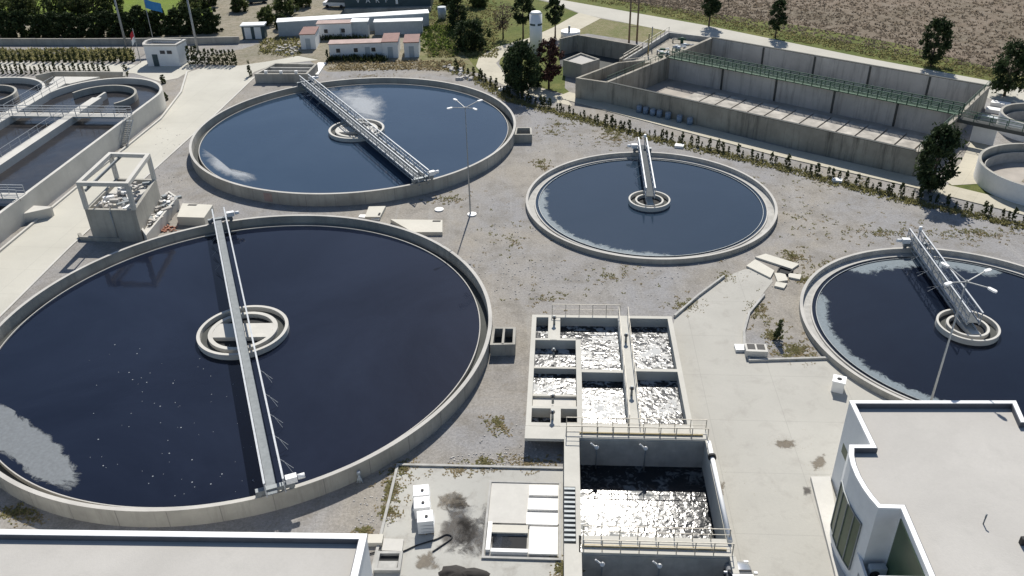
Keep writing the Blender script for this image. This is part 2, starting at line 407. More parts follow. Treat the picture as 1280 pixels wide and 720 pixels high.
def S(name, pix, z, mat, zz=0, h=None):
    P = [at(*p) if not isinstance(p, Vector) else p for p in pix]
    mb = MB()
    if h: mb.prism(P, -.05, z)
    else: mb.sheet(P, z)
    o = mb.build(name, mat); o['kind'] = 'structure'; return o

# far land behind the perimeter
S('field', [(560, -60), (700, -5), (880, 26), (1080, 62), (1236, 96), (1500, 160), (1700, 60), (1300, -80), (900, -80)], .004, 'field')
S('grass_verge', [(640, -8), (697, 0), (878, 31), (1080, 72), (1238, 104), (1500, 163), (1500, 150), (1330, 112), (1236, 84), (1120, 54), (1000, 32), (900, 18), (780, 0), (700, -14)], .012, 'grass')
S('grass_plot', [(540, -20), (640, -8), (690, 4), (724, 17), (690, 36), (660, 50), (620, 60), (600, 70), (596, 80), (603, 93), (560, 78), (540, 60), (530, 30)], .008, 'grass')
S('grass_plot', [(749, 23), (833, 38), (812, 54), (735, 42), (704, 46), (690, 52)], .008, 'grass_dry')
S('grass_plot', [(627, 66), (650, 60), (676, 55), (708, 60), (706, 110), (720, 122), (650, 102), (632, 92), (624, 80)], .008, 'grass')
S('grass_plot', [(1190, 228), (1218, 226), (1280, 243), (1300, 262), (1230, 250), (1175, 238)], .012, 'grass')
S('grass_field', [(-60, -60), (560, -60), (560, 60), (530, 58), (340, 50), (300, 50), (0, 50), (-60, 50)], .006, 'dirt')
S('grass_field', [(-60, -10), (30, -14), (150, -8), (215, -8), (262, 2), (268, 22), (120, 30), (-60, 30)], .012, 'grass_bright')
S('dry_ground', [(262, 70), (300, 62), (345, 48), (530, 48), (560, 70), (580, 92), (520, 86), (410, 90), (398, 84), (385, 74), (340, 76), (300, 82), (262, 80)], .012, 'dirt')
S('grass_plot', [(516, 60), (530, 22), (560, 28), (575, 60), (600, 92), (560, 84), (530, 84)], .016, 'grass_dry')

# roads
S('road', [(640, -25), (697, -1), (878, 31), (1080, 72), (1236, 101), (1400, 140), (1400, 172), (1285, 131), (1228, 122), (1080, 96), (880, 46), (835, 39), (749, 22), (726, 17), (690, 3), (640, -10)], .020, 'road2')
S('path', [(724, 16), (751, 23), (702, 49), (673, 57), (650, 64), (628, 71), (620, 79), (629, 90), (650, 101), (684, 113), (706, 121), (716, 133), (660, 120), (640, 111), (605, 95), (595, 83), (599, 71), (620, 59), (660, 48), (690, 35)], .024, 'path')
# path along the perimeter hedge
pa = [at(*p) for p in ((700, 120), (790, 144), (880, 168), (972, 192), (1130, 228), (1280, 265), (1400, 294))]
def strip(pts, w0, w1):
    L = []; R = []
    for i, p in enumerate(pts):
        d = (pts[min(i+1, len(pts)-1)]-pts[max(i-1, 0)]); n = Vector((-d.y, d.x, 0)).normalized()
        L.append(p+n*w0); R.append(p-n*w1)
    return L+R[::-1]
mb = MB(); mb.prism(strip(pa, 2.3, 1.0), -.05, .10); o = mb.build('path', 'path'); o['kind'] = 'structure'
# service road between ditch and tanks
roadR = [Vector((-53.2, 40, 0)), Vector((-50.9, 66, 0)), Vector((-50.0, 85, 0)), Vector((-48.5, 102, 0)), Vector((-45.8, 130, 0)), Vector((-44.4, 148, 0))]
roadL = [Vector((-60.5, 40, 0)), Vector((-57.6, 80, 0)), Vector((-55.6, 105, 0)), Vector((-53.6, 127, 0)), Vector((-54.6, 140, 0)), Vector((-57.2, 151.5, 0))]
yard = [at(*p) for p in ((233, 83), (262, 82), (300, 81), (330, 80), (372, 71), (398, 76), (388, 80), (345, 81), (318, 92))]
S('road', roadR+[at(*p) for p in ((309, 98), (318, 90), (345, 80), (372, 78), (398, 75), (372, 70), (340, 76), (300, 82), (262, 82))]+roadL[::-1], .022, 'road')
S('pavement', [(-10, 77), (170, 81), (180, 76), (238, 76), (247, 83), (222, 98), (200, 102), (168, 92), (120, 88), (-10, 88)], .028, 'road')
mb = MB(); mb.wall([p+Vector((-.2, 0, 0)) for p in roadL], .28, -.05, .22)
o = mb.build('kerb', 'conc_pale'); o['kind'] = 'structure'
mb = MB(); mb.wall([p+Vector((.12, 0, 0)) for p in roadR], .24, -.05, .10)
o = mb.build('kerb', 'conc_pale'); o['kind'] = 'structure'
# central concrete yard
yl = [B(14.3, -1.0), B(14.3, 40)]
yv = [at(845, 396), at(873, 371), at(905, 347), at(930, 337), at(957, 335), at(966, 352), at(950, 372), at(936, 393), at(930, 415), at(930, 436), at(938, 452), at(1040, 449), at(1062, 470), at(1098, 494), at(1125, 510), Vector((36, 47, 0)), Vector((36, 10, 0)), B(14.3, 58)]
S('courtyard', [B(13.05, .2)]+yv+[B(14.15, 38), B(14.15, 16), B(13.05, 16)], .030, 'yard')
mb = MB(); mb.wall([at(*p) for p in ((955, 370), (936, 393), (930, 415), (930, 436), (937, 452), (1040, 449), (1058, 463))], .22, -.05, .25)
o = mb.build('kerb', 'conc_channel'); o['kind'] = 'structure'
mb = MB(); mb.wall([at(*p) for p in ((843, 397), (873, 371), (905, 347))], .2, -.05, .3)
o = mb.build('kerb', 'conc_channel'); o['kind'] = 'structure'
mb = MB(); mb.prism([at(1013, 598, .15), at(1037, 598, .15), at(1044, 640, .15), at(1062, 700, .15), at(1075, 760, .15), at(1052, 760, .15), at(1043, 718, .15)], -.05, .35)
o = mb.build('pavement', 'conc_pale'); o['kind'] = 'structure'
# left pad with hatch slabs
S('concrete_pad', [B(-9.6, 19.3), B(3.0, 19.3), B(3.0, 40), B(-9.6, 40)], .016, 'pad')
mb = MB(); mb.wall([B(-9.6, 40), B(-9.6, 19.3), B(2.95, 19.3)], .2, -.05, .16)
o = mb.build('kerb', 'conc_channel'); o['kind'] = 'structure'

# ------------------------------------------------------------------ clarifier tanks
def wallw(key): return .34 if TANKS[key][3] > 1 else .30
def clarifier(key, label, wlabel, chan='conc_wet', weir=1.0):
    cx, cy, R, hr, wz = TANKS[key]; wall = wallw(key)
    weir = weir if hr < 1 else .78
    t = thing('clarifier_tank', (cx, cy, 0), label, 'water tank', 'round clarifier tanks')
    mb = MB(); mb.smooth = False; mb.cur = 0
    mb.lathe(cx, cy, [(R, -.5), (R, hr-.001)], 200); mb.cur = 1
    mb.lathe(cx, cy, [(R, hr), (R-wall, hr)], 200); mb.cur = 2
    mb.lathe(cx, cy, [(R-wall, hr), (R-wall, wz-.5)], 200)
    inner = 'conc' if hr > 1 else 'conc_channel'
    mb.build('wall', ['conc', 'conc_top', inner], t)
    ri_ = R-wall-weir
    if hr > 1:
        mb = MB()
        for i in range(40):
            a = 2*pi*i/40+.03; mb.box(cx+(R+.002)*cos(a), cy+(R+.002)*sin(a), 0, .012, .06, hr-.03, a)
        o_ = mb.build('joint_seal', 'conc_seal', t); o_['kind'] = 'stuff'
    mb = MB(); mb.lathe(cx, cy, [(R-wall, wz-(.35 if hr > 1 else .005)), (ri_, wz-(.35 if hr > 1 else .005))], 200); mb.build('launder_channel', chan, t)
    mb = MB(); mb.ring(cx, cy, ri_-(.09 if hr > 1 else .14), ri_, wz-.4, wz+(.10 if hr > 1 else .12), 200); mb.build('weir_wall', 'conc_top', t)
    if hr < 1:
        mb = MB(); mb.ring(cx, cy, ri_-.55, ri_-.50, wz-.2, wz+.10, 200); mb.build('scum_baffle', 'steel_dk', t)
    mb = MB(); mb.sheet([(cx+(ri_-.07)*cos(2*pi*i/200), cy+(ri_-.07)*sin(2*pi*i/200)) for i in range(200)], wz)
    wo = mb.build('water', {'A': 'water_A', 'B': 'water_B', 'C': 'water_C'}.get(key, 'water')); wo['kind'] = 'structure'; wo['label'] = wlabel
    return t
tA = clarifier('A', 'largest round concrete tank of dark water nearest the camera on the left', 'dark still water in nearest left tank')
tB = clarifier('B', 'big round concrete tank with blue-grey water, in front of the red-roofed cabins', 'blue water in far tank', 'conc_wet')
tC = clarifier('C', 'smaller low-rimmed round tank in front of the long rectangular reservoir', 'water in middle tank', 'conc_channel', .75)
tD = clarifier('D', 'smaller low-rimmed round tank behind the flat-roofed building on the right', 'water in right tank', 'conc_channel', .75)

def outlet_box(P, label, lid=False):
    a, b, c, d = P; t = thing('outlet_box', (a[0], a[1], 0), label, 'outlet box', 'concrete outlet boxes on the tanks')
    mb = MB(); mb.wall(P, .25, 0, 1.25, True); mb.build('wall', 'conc', t)
    mb = MB(); mb.prism([Vector(p) for p in P], .0, .3); mb.build('channel_floor', 'conc_wet', t)
    m = [(Vector(a)+Vector(b))/2, (Vector(c)+Vector(d))/2]
    if lid: mb = MB(); mb.wall(m, .2, .3, 1.3); mb.build('divider_wall', 'conc', t)
outlet_box([Vector((-1.75, 65.2)), Vector((.15, 65.1)), Vector((.05, 62.6)), Vector((-1.95, 62.6))], 'square concrete outlet box on the right side of the nearest tank', True)
outlet_box([Vector((1.2, 116.6)), Vector((3.2, 116.5)), Vector((3.2, 113.9)), Vector((.95, 114.0))], 'small concrete outlet box on the right side of the blue far tank')

def well(key, r_out, ang, full, label):
    cx, cy, R, hr, wz = TANKS[key]; z1 = wz+.55
    t = thing('influent_well', (cx, cy, 0), label, 'centre well', 'centre wells of the tanks')
    mb = MB(); th_ = .3 if full else .2; mb.ring(cx, cy, r_out-th_, r_out, wz-.5, z1, 72); mb.build('outer_ring', 'conc_pale', t)
    ri2 = r_out*(.76 if full else .68)
    mb = MB(); mb.ring(cx, cy, ri2-(.4 if full else .22), ri2, wz-.4, z1-.1, 72); mb.build('inner_ring', 'conc_pale', t)
    mb = MB(); mb.sheet([(cx+(ri2-.4)*cos(2*pi*i/48), cy+(ri2-.4)*sin(2*pi*i/48)) for i in range(48)], wz+.012); mb.build('well_floor', 'dark', t)
    mb = MB(); mb.ring(cx, cy, ri2, r_out-th_, wz+.02, wz+.06, 72); mb.build('annular_channel', 'conc_wet', t)
    L = ri2-.42
    mb = MB()
    if full: mb.box(cx, cy, wz-.1, 2*L, 2*L*.42, z1-wz-.02, ang)
    else: mb.box(cx, cy, wz-.1, 2*L, 2*L*.30, z1-wz-.02, ang)
    mb.build('centre_slab', 'conc_pale', t)
    return t
well('A', 4.15, rad(-1), True, 'concrete ring well in the middle of the nearest left tank')
well('B', 4.0, rad(-1), True, 'concrete ring well in the middle of the blue far tank')
well('C', 2.5, rad(88), False, 'small concrete ring well at the centre of the middle low-rimmed tank')
well('D', 2.7, rad(95), False, 'small concrete ring well at the centre of the tank behind the right building')

mb = MB(); a_ = math.atan2(96.6-117.52, -29.6+21.95); cx_, cy_, R_ = -21.95, 117.52, 23.07
mb.ring(cx_, cy_, R_-.05, R_+.035, .25, 1.35, 4, a_-.02, a_+.03); tag(mb.build('wall_hatch', 'rust_roof'), 'brownish square plate fixed on the near wall of the blue far tank', 'plate')
# bridges
def bridge(key, a_dir, L0, L1, width, label, style):
    """runs from radius L0 (may be negative) to L1 along heading a_dir"""
    cx, cy, R, hr, wz = TANKS[key]
    d = Vector((cos(a_dir), sin(a_dir), 0)); n = Vector((-d.y, d.x, 0)); c = Vector((cx, cy, 0))
    zd = hr+.45 if hr > 1 else hr+.7
    t = thing('scraper_bridge', (cx, cy, zd), label, 'scraper bridge', 'rotating scraper bridges')
    P = lambda l, s, z: c+d*l+n*s+Vector((0, 0, z))
    hw = width/2
    he = .12 if style == 'box' else hw-.08; mb = MB(); mb.prism([P(L0, -hw+.08, 0), P(L1, -hw+.08, 0), P(L1, he, 0), P(L0, he, 0)], zd-.06, zd)
    mb.build('walkway_deck', 'deck_dk' if style != 'box' else 'steel_mid', t)
    for s in (-1, 1):
        mb = MB(); hh = 1.05 if style != 'box' else 1.05
        # lattice girder with top chord doubling as the handrail
        mb.bar(P(L0, s*hw, zd-.12), P(L1, s*hw, zd-.12), .10, .26)
        mb.bar(P(L0, s*hw, zd+hh), P(L1, s*hw, zd+hh), .14, .12)
        mb.bar(P(L0, s*hw, zd+hh*.5), P(L1, s*hw, zd+hh*.5), .05, .06)
        k = max(2, round((L1-L0)/1.5))
        for i in range(k+1):
            l = L0+(L1-L0)*i/k
            mb.bar(P(l, s*hw, zd-.12), P(l, s*hw, zd+hh), .07)
            if i < k and style == 'truss':
                l2 = L0+(L1-L0)*(i+1)/k
                mb.bar(P(l, s*hw, zd-.1), P(l2, s*hw, zd+hh), .05) if i % 2 == 0 else mb.bar(P(l2, s*hw, zd-.1), P(l, s*hw, zd+hh), .05)
        mb.build('railing', 'steel', t)
    if style == 'box':
        mb = MB(); mb.bar(P(L0, -hw-.02, zd+.55), P(L1, -hw-.02, zd+.55), .08, .95); mb.build('side_girder', 'steel', t)
    if style == 'truss':
        mb = MB()
        for s in (-1, 1):
            mb.bar(P(L0, s*(hw-.12), zd-.75), P(L1, s*(hw-.12), zd-.75), .12)
            k = round((L1-L0)/1.6)
            for i in range(k):
                l = L0+(L1-L0)*i/k; l2 = L0+(L1-L0)*(i+1)/k
                mb.bar(P(l, s*(hw-.12), zd-.75 if i % 2 else zd-.1), P(l2, s*(hw-.12), zd-.1 if i % 2 else zd-.75), .07)
        mb.build('lower_truss', 'steel', t)
    # end carriage(s) with wheels and drive
    ends = [R-wallw(key)/2] if L0 > -R*.5 else [R-wallw(key)/2, -(R-wallw(key)/2)]
    for l in ends:
        sg = 1 if l > 0 else -1
        mb = MB(); mb.bar(P(l, -hw-.7, hr+.42), P(l, hw+.7, hr+.42), .4, .34)
        for s in (-1, 1): mb.tube(P(l-.1, s*(hw+.5), hr+.22), P(l+.1, s*(hw+.5), hr+.22), .22, n=14)
        ca = mb.build('end_carriage', 'steel_dk', t)
        mb = MB(); q = P(l+sg*.0, hw+.55, 0); mb.box(q.x, q.y, hr+.6, .8, .5, .5, a_dir+pi/2); mb.tube(P(l, hw+1.0, hr+.85), P(l, hw+1.5, hr+.85), .2, n=12)
        mb.build('drive_motor', 'white', t)
    # scraper arms into the water
    rr = [x for x in ([-R*.82, -R*.7, -R*.55, R*.35, R*.5, R*.62, R*.74, R*.86] if L0 < -R*.5 else [R*.4, R*.6, R*.8]) ]
    for l in rr:
        s = 1 if l > 0 else -1; mb = MB()
        mb.bar(P(l, s*hw, zd-.1), P(l+.3*s, s*(hw+.9), wz+.25), .03); mb.bar(P(l+.15*s, s*(hw+.3), zd-.3), P(l+.9*s, s*(hw+.8), wz+.3), .025)
        mb.build('scraper_arm', 'steel', t)
    return t
def heading(a, b): return math.atan2(b[1]-a[1], b[0]-a[0])
hA = heading((-33.0, 87.4), (-17.0, 44.3))
bridge('A', hA, -23.6, 23.6, 1.3, 'long steel bridge spanning the full width of the nearest left tank', 'box')
hB = heading((-34.6, 136.5), (-11.0, 98.2))
bridge('B', heading((-21.95, 117.52), (-10.6, 97.2)), -23.4, 23.3, 1.45, 'long lattice steel bridge spanning the blue far tank', 'truss')
bridge('C', heading((16.6, 93.3), (17.75, 107.3)), -.8, 15.6, 1.05, 'short steel half bridge from rim to centre of the middle low-rimmed tank', 'half')
bridge('D', heading((41.7, 64.5), (42.9, 79.6)), -.8, 15.8, 1.1, 'short steel half bridge on the tank behind the right building', 'truss')
for key, hh in (('C', (17.75, 107.3)), ('D', (42.9, 79.6))):
    cx, cy, R, hr, wz = TANKS[key]; d = Vector((hh[0]-cx, hh[1]-cy)).normalized(); n = Vector((-d.y, d.x))
    q = Vector((cx, cy))+d*(R+.25)-n*.55
    t = thing('post_light', (q.x, q.y, 0), 'slim white post light beside the bridge end of the %s' % ('middle low-rimmed tank' if key == 'C' else 'tank behind the right building'), 'post light', 'post lights at the half bridges')
    mb = MB(); mb.tube((q.x, q.y, 0), (q.x, q.y, 2.6), .06); mb.build('post', 'steel', t)
    mb = MB(); mb.tube((q.x, q.y, 2.55), (q.x, q.y, 2.95), .2, .16, 14); mb.build('lamp_head', 'white', t)

# floating scum and foam
def scum_poly(name, pix, z, mat, label, rings=6, cat='foam'):
    P = [at(*p, z) for p in pix]; Q = []
    n = 48; per = []
    for i in range(len(P)):
        for k in range(6): per.append(P[i].lerp(P[(i+1) % len(P)], k/6))
    c = sum(per, Vector((0, 0, 0)))/len(per)
    mb = MB(); vs = []; fade = []
    for r in range(rings+1):
        f = r/rings
        for p in per: vs.append(c.lerp(p, f)); fade.append(.75*(1-f))
    m = len(per)
    fs = [[r*m+i, r*m+(i+1) % m, (r+1)*m+(i+1) % m, (r+1)*m+i] for r in range(1, rings) for i in range(m)]
    fs.append([m+i for i in range(m)])
    fs = [f[::-1] if True else f for f in fs]
    mb.add([(v.x, v.y, z) for v in vs], fs); mb.fade = fade
    # orient upwards
    o = mb.build(name, mat); tag(o, label, cat, kind='stuff'); return o
def scum_arc(name, key, a0, a1, w, z, mat, label, cat='foam', edge=1.0):
    cx, cy, R, hr, wz = TANKS[key]; r1 = R-wallw(key)-.75-.16-(.42 if hr < 1 else 0)
    mb = MB(); vs = []; fade = []; n = 60; K = 6
    for i in range(n+1):
        a = a0+(a1-a0)*i/n; e = min(1, min(i, n-i)/8)
        for k in range(K+1):
            r = r1-w*k/K; vs.append((cx+r*cos(a), cy+r*sin(a), z)); fade.append((.72*edge*(1-k/K)*e))
    fs = [[i*(K+1)+k, i*(K+1)+k+1, (i+1)*(K+1)+k+1, (i+1)*(K+1)+k] for i in range(n) for k in range(K)]
    mb.add(vs, fs); mb.fade = fade; o = mb.build(name, mat); tag(o, label, cat, kind='stuff')
scum_poly('floating_scum', [(-60, 470), (0, 503), (25, 517), (60, 537), (88, 566), (104, 590), (106, 612), (85, 618), (50, 605), (0, 572), (-50, 540)], .63, 'scum', 'grey scum sheet on the near tank water at lower left')
scum_poly('floating_foam', [(405, 108), (450, 104), (480, 118), (492, 140), (486, 160), (470, 166), (440, 150), (415, 128)], .812, 'scum_soft', 'white foam around the centre of the far tank')
scum_poly('floating_foam', [(246, 180), (262, 190), (290, 214), (325, 220), (338, 232), (310, 232), (275, 218), (252, 200)], .812, 'scum_soft', 'thin white foam along the left edge of the far tank')
scum_arc('floating_scum', 'C', rad(150), rad(282), 1.8, .048, 'scum_patchy', 'patchy scum along the left rim of the middle tank')
scum_arc('floating_scum', 'D', rad(140), rad(275), 1.9, .048, 'scum_patchy', 'patchy scum along the left rim of the right tank', edge=1.15)
scum_arc('floating_scum', 'D', rad(45), rad(128), 3.2, .048, 'scum_patchy', 'patchy scum at the far rim of the right tank', edge=1.1)
mb = MB(); r2 = random.Random(3)
for i in range(90):
    x = r2.uniform(110, 325); y = r2.uniform(430, 620); p = at(x, y, .63)
    if (p.x+25.08)**2+(p.y-66)**2 > 21**2: continue
    r = r2.choice((.025, .03, .04, .06)); mb.add([(p.x+r*cos(k*pi/3), p.y+r*sin(k*pi/3), .634) for k in range(6)], [list(range(6))])
tag(mb.build('foam_flecks', 'speck'), 'tiny white foam flecks on the near dark water', 'foam', kind='stuff')

# ------------------------------------------------------------------ basin block
bz = 1.3
t = thing('aeration_basin', (*B(6.5, 8), 0), 'divided concrete basin of foaming water with cells, between the courtyard and the big tank', 'basin')
mb = MB(); mb.wall([B(.22, .22), B(12.8, .22), B(12.8, 15.7), B(.22, 15.7)], .42, -.3, bz, True); mb.build('wall', 'conc_basin', t)
for (a, b, wd, h) in ((B(4.27, 4), B(4.27, 15.5), .45, bz), (B(.43, 4.0), B(4.05, 4.0), .3, bz), (B(.43, 7.8), B(4.05, 7.8), .25, .95), (B(.43, 11.6), B(4.05, 11.6), .25, .95),
                     (B(.43, 13.6), B(4.05, 13.6), .3, bz), (B(4.5, 8.65), B(8.0, 8.65), .4, bz), (B(9.0, 8.4), B(12.6, 8.4), .4, bz),
                     (B(2.45, .43), B(2.45, 3.85), .4, bz), (B(1.65, .43), B(1.65, 3.85), .2, bz)):
    mb = MB(); mb.wall([a, b], wd, -.3, h-.002); mb.build('divider_wall', 'conc_basin', t)
mb = MB(); mb.prism(Bq(8.0, .3, 9.0, 15.6), -.2, bz+.01); mb.build('centre_walkway', 'conc_basin', t)
for q_ in ((1.75, .2, 2.35, 4.1), (1.95, 13.7, 2.75, 15.9)):
    mb = MB(); mb.prism(Bq(*q_), bz-.15, bz+.02); mb.build('side_walkway', 'conc_basin', t)
mb = MB(); mb.prism(Bq(.45, 11.75, 4.0, 13.4), .4, .72); mb.build('channel_slab', 'conc_pale', t)
mb = MB(); mb.rail([B(1.9, -.1), B(8.2, -.1)], bz, 1.1, 1.3); mb.build('railing', 'rail', t)
mb = MB(); mb.rail([B(8.08, .0), B(8.08, 15.6)], bz, 1.0, 2.2, .025, (.5,), .04); mb.build('railing', 'rail', t)
mb = MB(); mb.rail([B(8.92, .0), B(8.92, 15.6)], bz, 1.0, 2.2, .025, (.5,), .04); mb.build('railing', 'rail', t)
for u, v in ((2.1, 1.6), (2.1, 6.2), (2.1, 12.6), (2.1, 15.1), (8.5, 4.3), (8.5, 11.9)):
    p = B(u, v); z = bz if v < 4 or v > 13.5 or u > 8 else .9
    q = thing('valve_spindle', (p.x, p.y, z), 'dark gate valve spindle on the basin, %s' % {(2.1, 1.6): 'at its far left corner', (2.1, 6.2): 'over the second left cell', (2.1, 12.6): 'over the white channel slab', (2.1, 15.1): 'near its lower left corner', (8.5, 4.3): 'on the far half of the centre walkway', (8.5, 11.9): 'on the near half of the centre walkway'}[(u, v)], 'valve', 'gate valve spindles on the basin')
    mb = MB(); mb.tube((p.x, p.y, z), (p.x, p.y, z+.95), .11, .09); mb.build('spindle', 'steel_dk', q)
    mb = MB(); mb.tube((p.x, p.y, z+.7), (p.x, p.y, z+.78), .2, .2, 16); mb.build('handwheel', 'black', q)
mb = MB(); mb.sheet(Bq(.3, .3, 12.7, 15.7), .35); o = mb.build('water', 'foam2'); o['kind'] = 'structure'
# flat covers in the front left corner
mb = MB(); mb.prism(Bq(.0, 15.95, 3.2, 17.4), bz-.25, bz+.01); mb.build('corner_slab', 'conc_basin', t)

def deep_basin(v0, v1, label, z=-1.43):
    t = thing('settling_basin', (*B(9, (v0+v1)/2), 0), label, 'basin', 'deep rectangular basins')
    mb = MB(); mb.prism(Bq(13.72, v0-.0, 14.12, v1), z-1, bz); mb.build('side_wall', 'conc_basin', t)
    mb = MB(); mb.prism(Bq(4.0, v0, 4.17, v1), z-1, bz-.004); mb.build('side_wall', 'conc_basin', t)
    mb = MB(); mb.prism(Bq(4.17, v0, 13.72, v0+.05), z-1, bz-.2); mb.build('end_wall', 'conc_channel', t)
    mb = MB(); mb.sheet(Bq(4.1, v0, 13.8, v1), z); o = mb.build('water', 'foam'); o['kind'] = 'structure'
    return t
deep_basin(17.2, 26.95, 'deep rectangular basin of white glittering water below the cross walkway')
deep_basin(28.4, 38.2, 'deep rectangular basin at the bottom edge of the picture')
mb = MB(); mb.prism(Bq(4.17, 38.2, 14.12, 38.6), -2, bz); o = mb.build('basin_end_wall', 'conc_basin'); tag(o, 'concrete end wall closing the nearest deep basin', 'wall')
def cross_walk(v0, v1, label):
    t = thing('cross_walkway', (*B(8, v0), 0), label, 'walkway', 'cross walkways with railings')
    mb = MB(); mb.prism(Bq(3.0 if v0 < 20 else 4.17, v0, 14.0, v1), bz-.35, bz+.012); mb.build('deck', 'conc_basin', t)
    for v in (v0+.12, v1-.12):
        mb = MB(); mb.rail([B(3.2 if v0 < 20 else 4.3, v), B(13.9, v)], bz, 1.05, 1.25); mb.build('railing', 'rail', t)
    mb = MB(); mb.bar((*B(4.2, v1-.5), bz+.1), (*B(13.6, v1-.5), bz+.1), .12); mb.build('pipe', 'chan_yellow', t)
cross_walk(15.95, 17.2, 'concrete cross walkway with railings between foaming basin and deep basin')
cross_walk(26.95, 28.4, 'concrete cross walkway with railings in front of the deep glittering basin')
t = thing('side_walkway', (*B(3.5, 27), 0), 'raised pale concrete walkway with dark steps along the left of the deep basins', 'walkway')
mb = MB(); mb.prism(Bq(3.02, 17.2, 4.0, 22.45), -.1, bz); mb.prism(Bq(3.02, 27.7, 4.0, 40), -.1, bz); mb.prism(Bq(3.82, 22.45, 4.0, 27.7), -.1, bz); mb.build('deck', 'conc_basin', t)
mb = MB(); mb.prism(Bq(3.02, 22.46, 3.81, 27.69), -.1, .3); 
for k in range(13):
    v = 22.5+k*.4; mb.prism(Bq(3.03, v, 3.8, v+.2), .3, bz-.02-k*.035)
mb.build('stairs', 'steel_dk', t)
t = thing('pipe', (*B(13.92, 17), bz), 'white pipe with a dark flange lying along the right wall of the deep basin', 'pipe')
mb = MB(); mb.tube((*B(13.92, 17.6), bz+.17), (*B(13.92, 27.3), bz+.17), .16, n=14); mb.build('pipe_run', 'white', t)
mb = MB(); mb.tube((*B(13.92, 19.1), bz+.17), (*B(13.92, 19.35), bz+.17), .30, n=16); mb.build('flange', 'black', t)
k = 0
for v, row in ((17.7, 'far'), (28.9, 'near')):
    for u, side in ((5.5, 'left'), (9.2, 'right')):
        p = B(u, v)
        t = thing('level_sensor', (p.x, p.y, -1.43), 'white ball topped sensor pole on the wall of the %s deep basin, %s one' % (row, side), 'sensor', 'ball topped sensor poles')
        mb = MB(); mb.tube((p.x, p.y, -1.45), (p.x, p.y, .75), .05); mb.build('pole', 'steel_dk', t)
        mb = MB()
        q = Vector((p.x+.0, p.y-.05, .85))
        for a in range(6):
            z0 = -.17+a*.34/6*1; z1 = z0+.34/6; f = lambda z: math.sqrt(max(0, .17**2-z*z))
            mb.tube(q+Vector((0, 0, z0)), q+Vector((0, 0, z1)), max(.01, f(z0)), max(.01, f(z1)), 14, a in (0, 5))
        mb.build('ball', 'white', t)
        mb = MB(); mb.bar((p.x, p.y, .75), (p.x-.45, p.y-.0, 1.25), .09); mb.build('bracket', 'white', t)

# hatch slabs on the pad
t = thing('hatch_chamber', (*B(.8, 25), 0), 'low concrete chamber with white cover slabs left of the steps', 'hatch chamber')
mb = MB(); mb.wall([B(-2.4, 28.0), B(2.75, 28.0), B(2.75, 20.9), B(-2.4, 20.9)], .16, 0, .16, True); mb.build('kerb', 'conc_channel', t)
mb = MB(); mb.prism(Bq(-2.3, 21, 2.7, 24.9), .0, .10); mb.build('slab', 'conc_pale', t)
for v0, v1, u0 in ((21.3, 22.3, .5), (22.6, 23.7, .45), (24.0, 25.1, .4), (25.3, 27.7, .65)):
    mb = MB(); mb.prism(Bq(u0, v0, 2.6, v1), .10, .26); mb.build('cover_slab', 'cover', t)
mb = MB(); mb.prism(Bq(-2.0, 25.2, .55, 25.9), .1, .24); mb.build('cover_slab', 'cream', t)
mb = MB(); mb.sheet(Bq(-1.85, 26.0, .5, 27.2), .034); mb.build('opening', 'dark', t)
mb = MB(); mb.wall([B(-2.1, 27.5), B(-2.1, 25.0)], .3, 0, .3); mb.wall([B(-1.9, 27.5), B(.6, 27.5)], .3, 0, .3); mb.build('curb', 'cover', t)

# three white tanks on the pad
for (cx, cy, h, lab) in ((-6.85, 44.75, 1.0, 'farthest of the three white plastic cube tanks at the pad edge'), (-6.7, 43.5, 1.05, 'middle one of the three white plastic cube tanks at the pad edge'), (-6.35, 42.1, 1.15, 'nearest of the three white plastic cube tanks at the pad edge')):
    t = thing('plastic_tank', (cx, cy, 0), lab, 'liquid tank', 'white cube tanks')
    mb = MB(); mb.box(cx, cy, .14, 1.1, 1.05, h, rad(6)); mb.build('bottle', 'white', t)
    mb = MB()
    for s in (-.45, 0, .45): mb.box(cx+s, cy, 0, .12, 1.0, .14, rad(6))
    mb.build('pallet', 'wood', t)
    mb = MB(); mb.tube((cx+.1, cy-.05, h+.14), (cx+.1, cy-.05, h+.2), .11, n=14); mb.build('cap', 'black', t)
    mb = MB()
    for z in (.3, .6, .9):
        mb.wall([(cx-.57, cy-.55), (cx+.57, cy-.55), (cx+.57, cy+.55), (cx-.57, cy+.55)], .02, z, z+.03, True)
    mb.build('cage', 'steel', t)
# sludge heap, stains, hose
mb = MB(); n = 28; c = at(577, 722); hr_ = random.Random(5)
vs = [(c.x, c.y, .55)]; K = 5
for k in range(1, K+1):
    for i in range(n):
        a = 2*pi*i/n; r = k/K*(1+.18*sin(3*a+1)+.12*hr_.uniform(-1, 1)); vs.append((c.x+1.6*r*cos(a), c.y+.95*r*sin(a), (.55*(1-(k/K)**1.6)+hr_.uniform(-.05, .05))*(1 if k < K else 0)+.02))
fs = [[0, 1+i, 1+(i+1) % n] for i in range(n)]+[[1+(k-1)*n+i, 1+k*n+i, 1+k*n+(i+1) % n, 1+(k-1)*n+(i+1) % n] for k in range(1, K) for i in range(n)]
mb.smooth = True; mb.add(vs, fs); tag(mb.build('sludge_heap', 'sludge'), 'heap of black sludge on the stained concrete pad', 'sludge heap')
def stain(pix, mat, label): scum_poly('stain', pix, .034, mat, label, cat='stain')
stain([(548, 612), (580, 605), (606, 625), (618, 655), (600, 700), (560, 715), (535, 700), (540, 670), (552, 640)], 'stain', 'dark wet stain on the pad')
stain([(535, 612), (570, 604), (590, 612), (610, 640), (560, 650), (530, 640)], 'stain_lt', 'brown smear beside the white cube tanks')
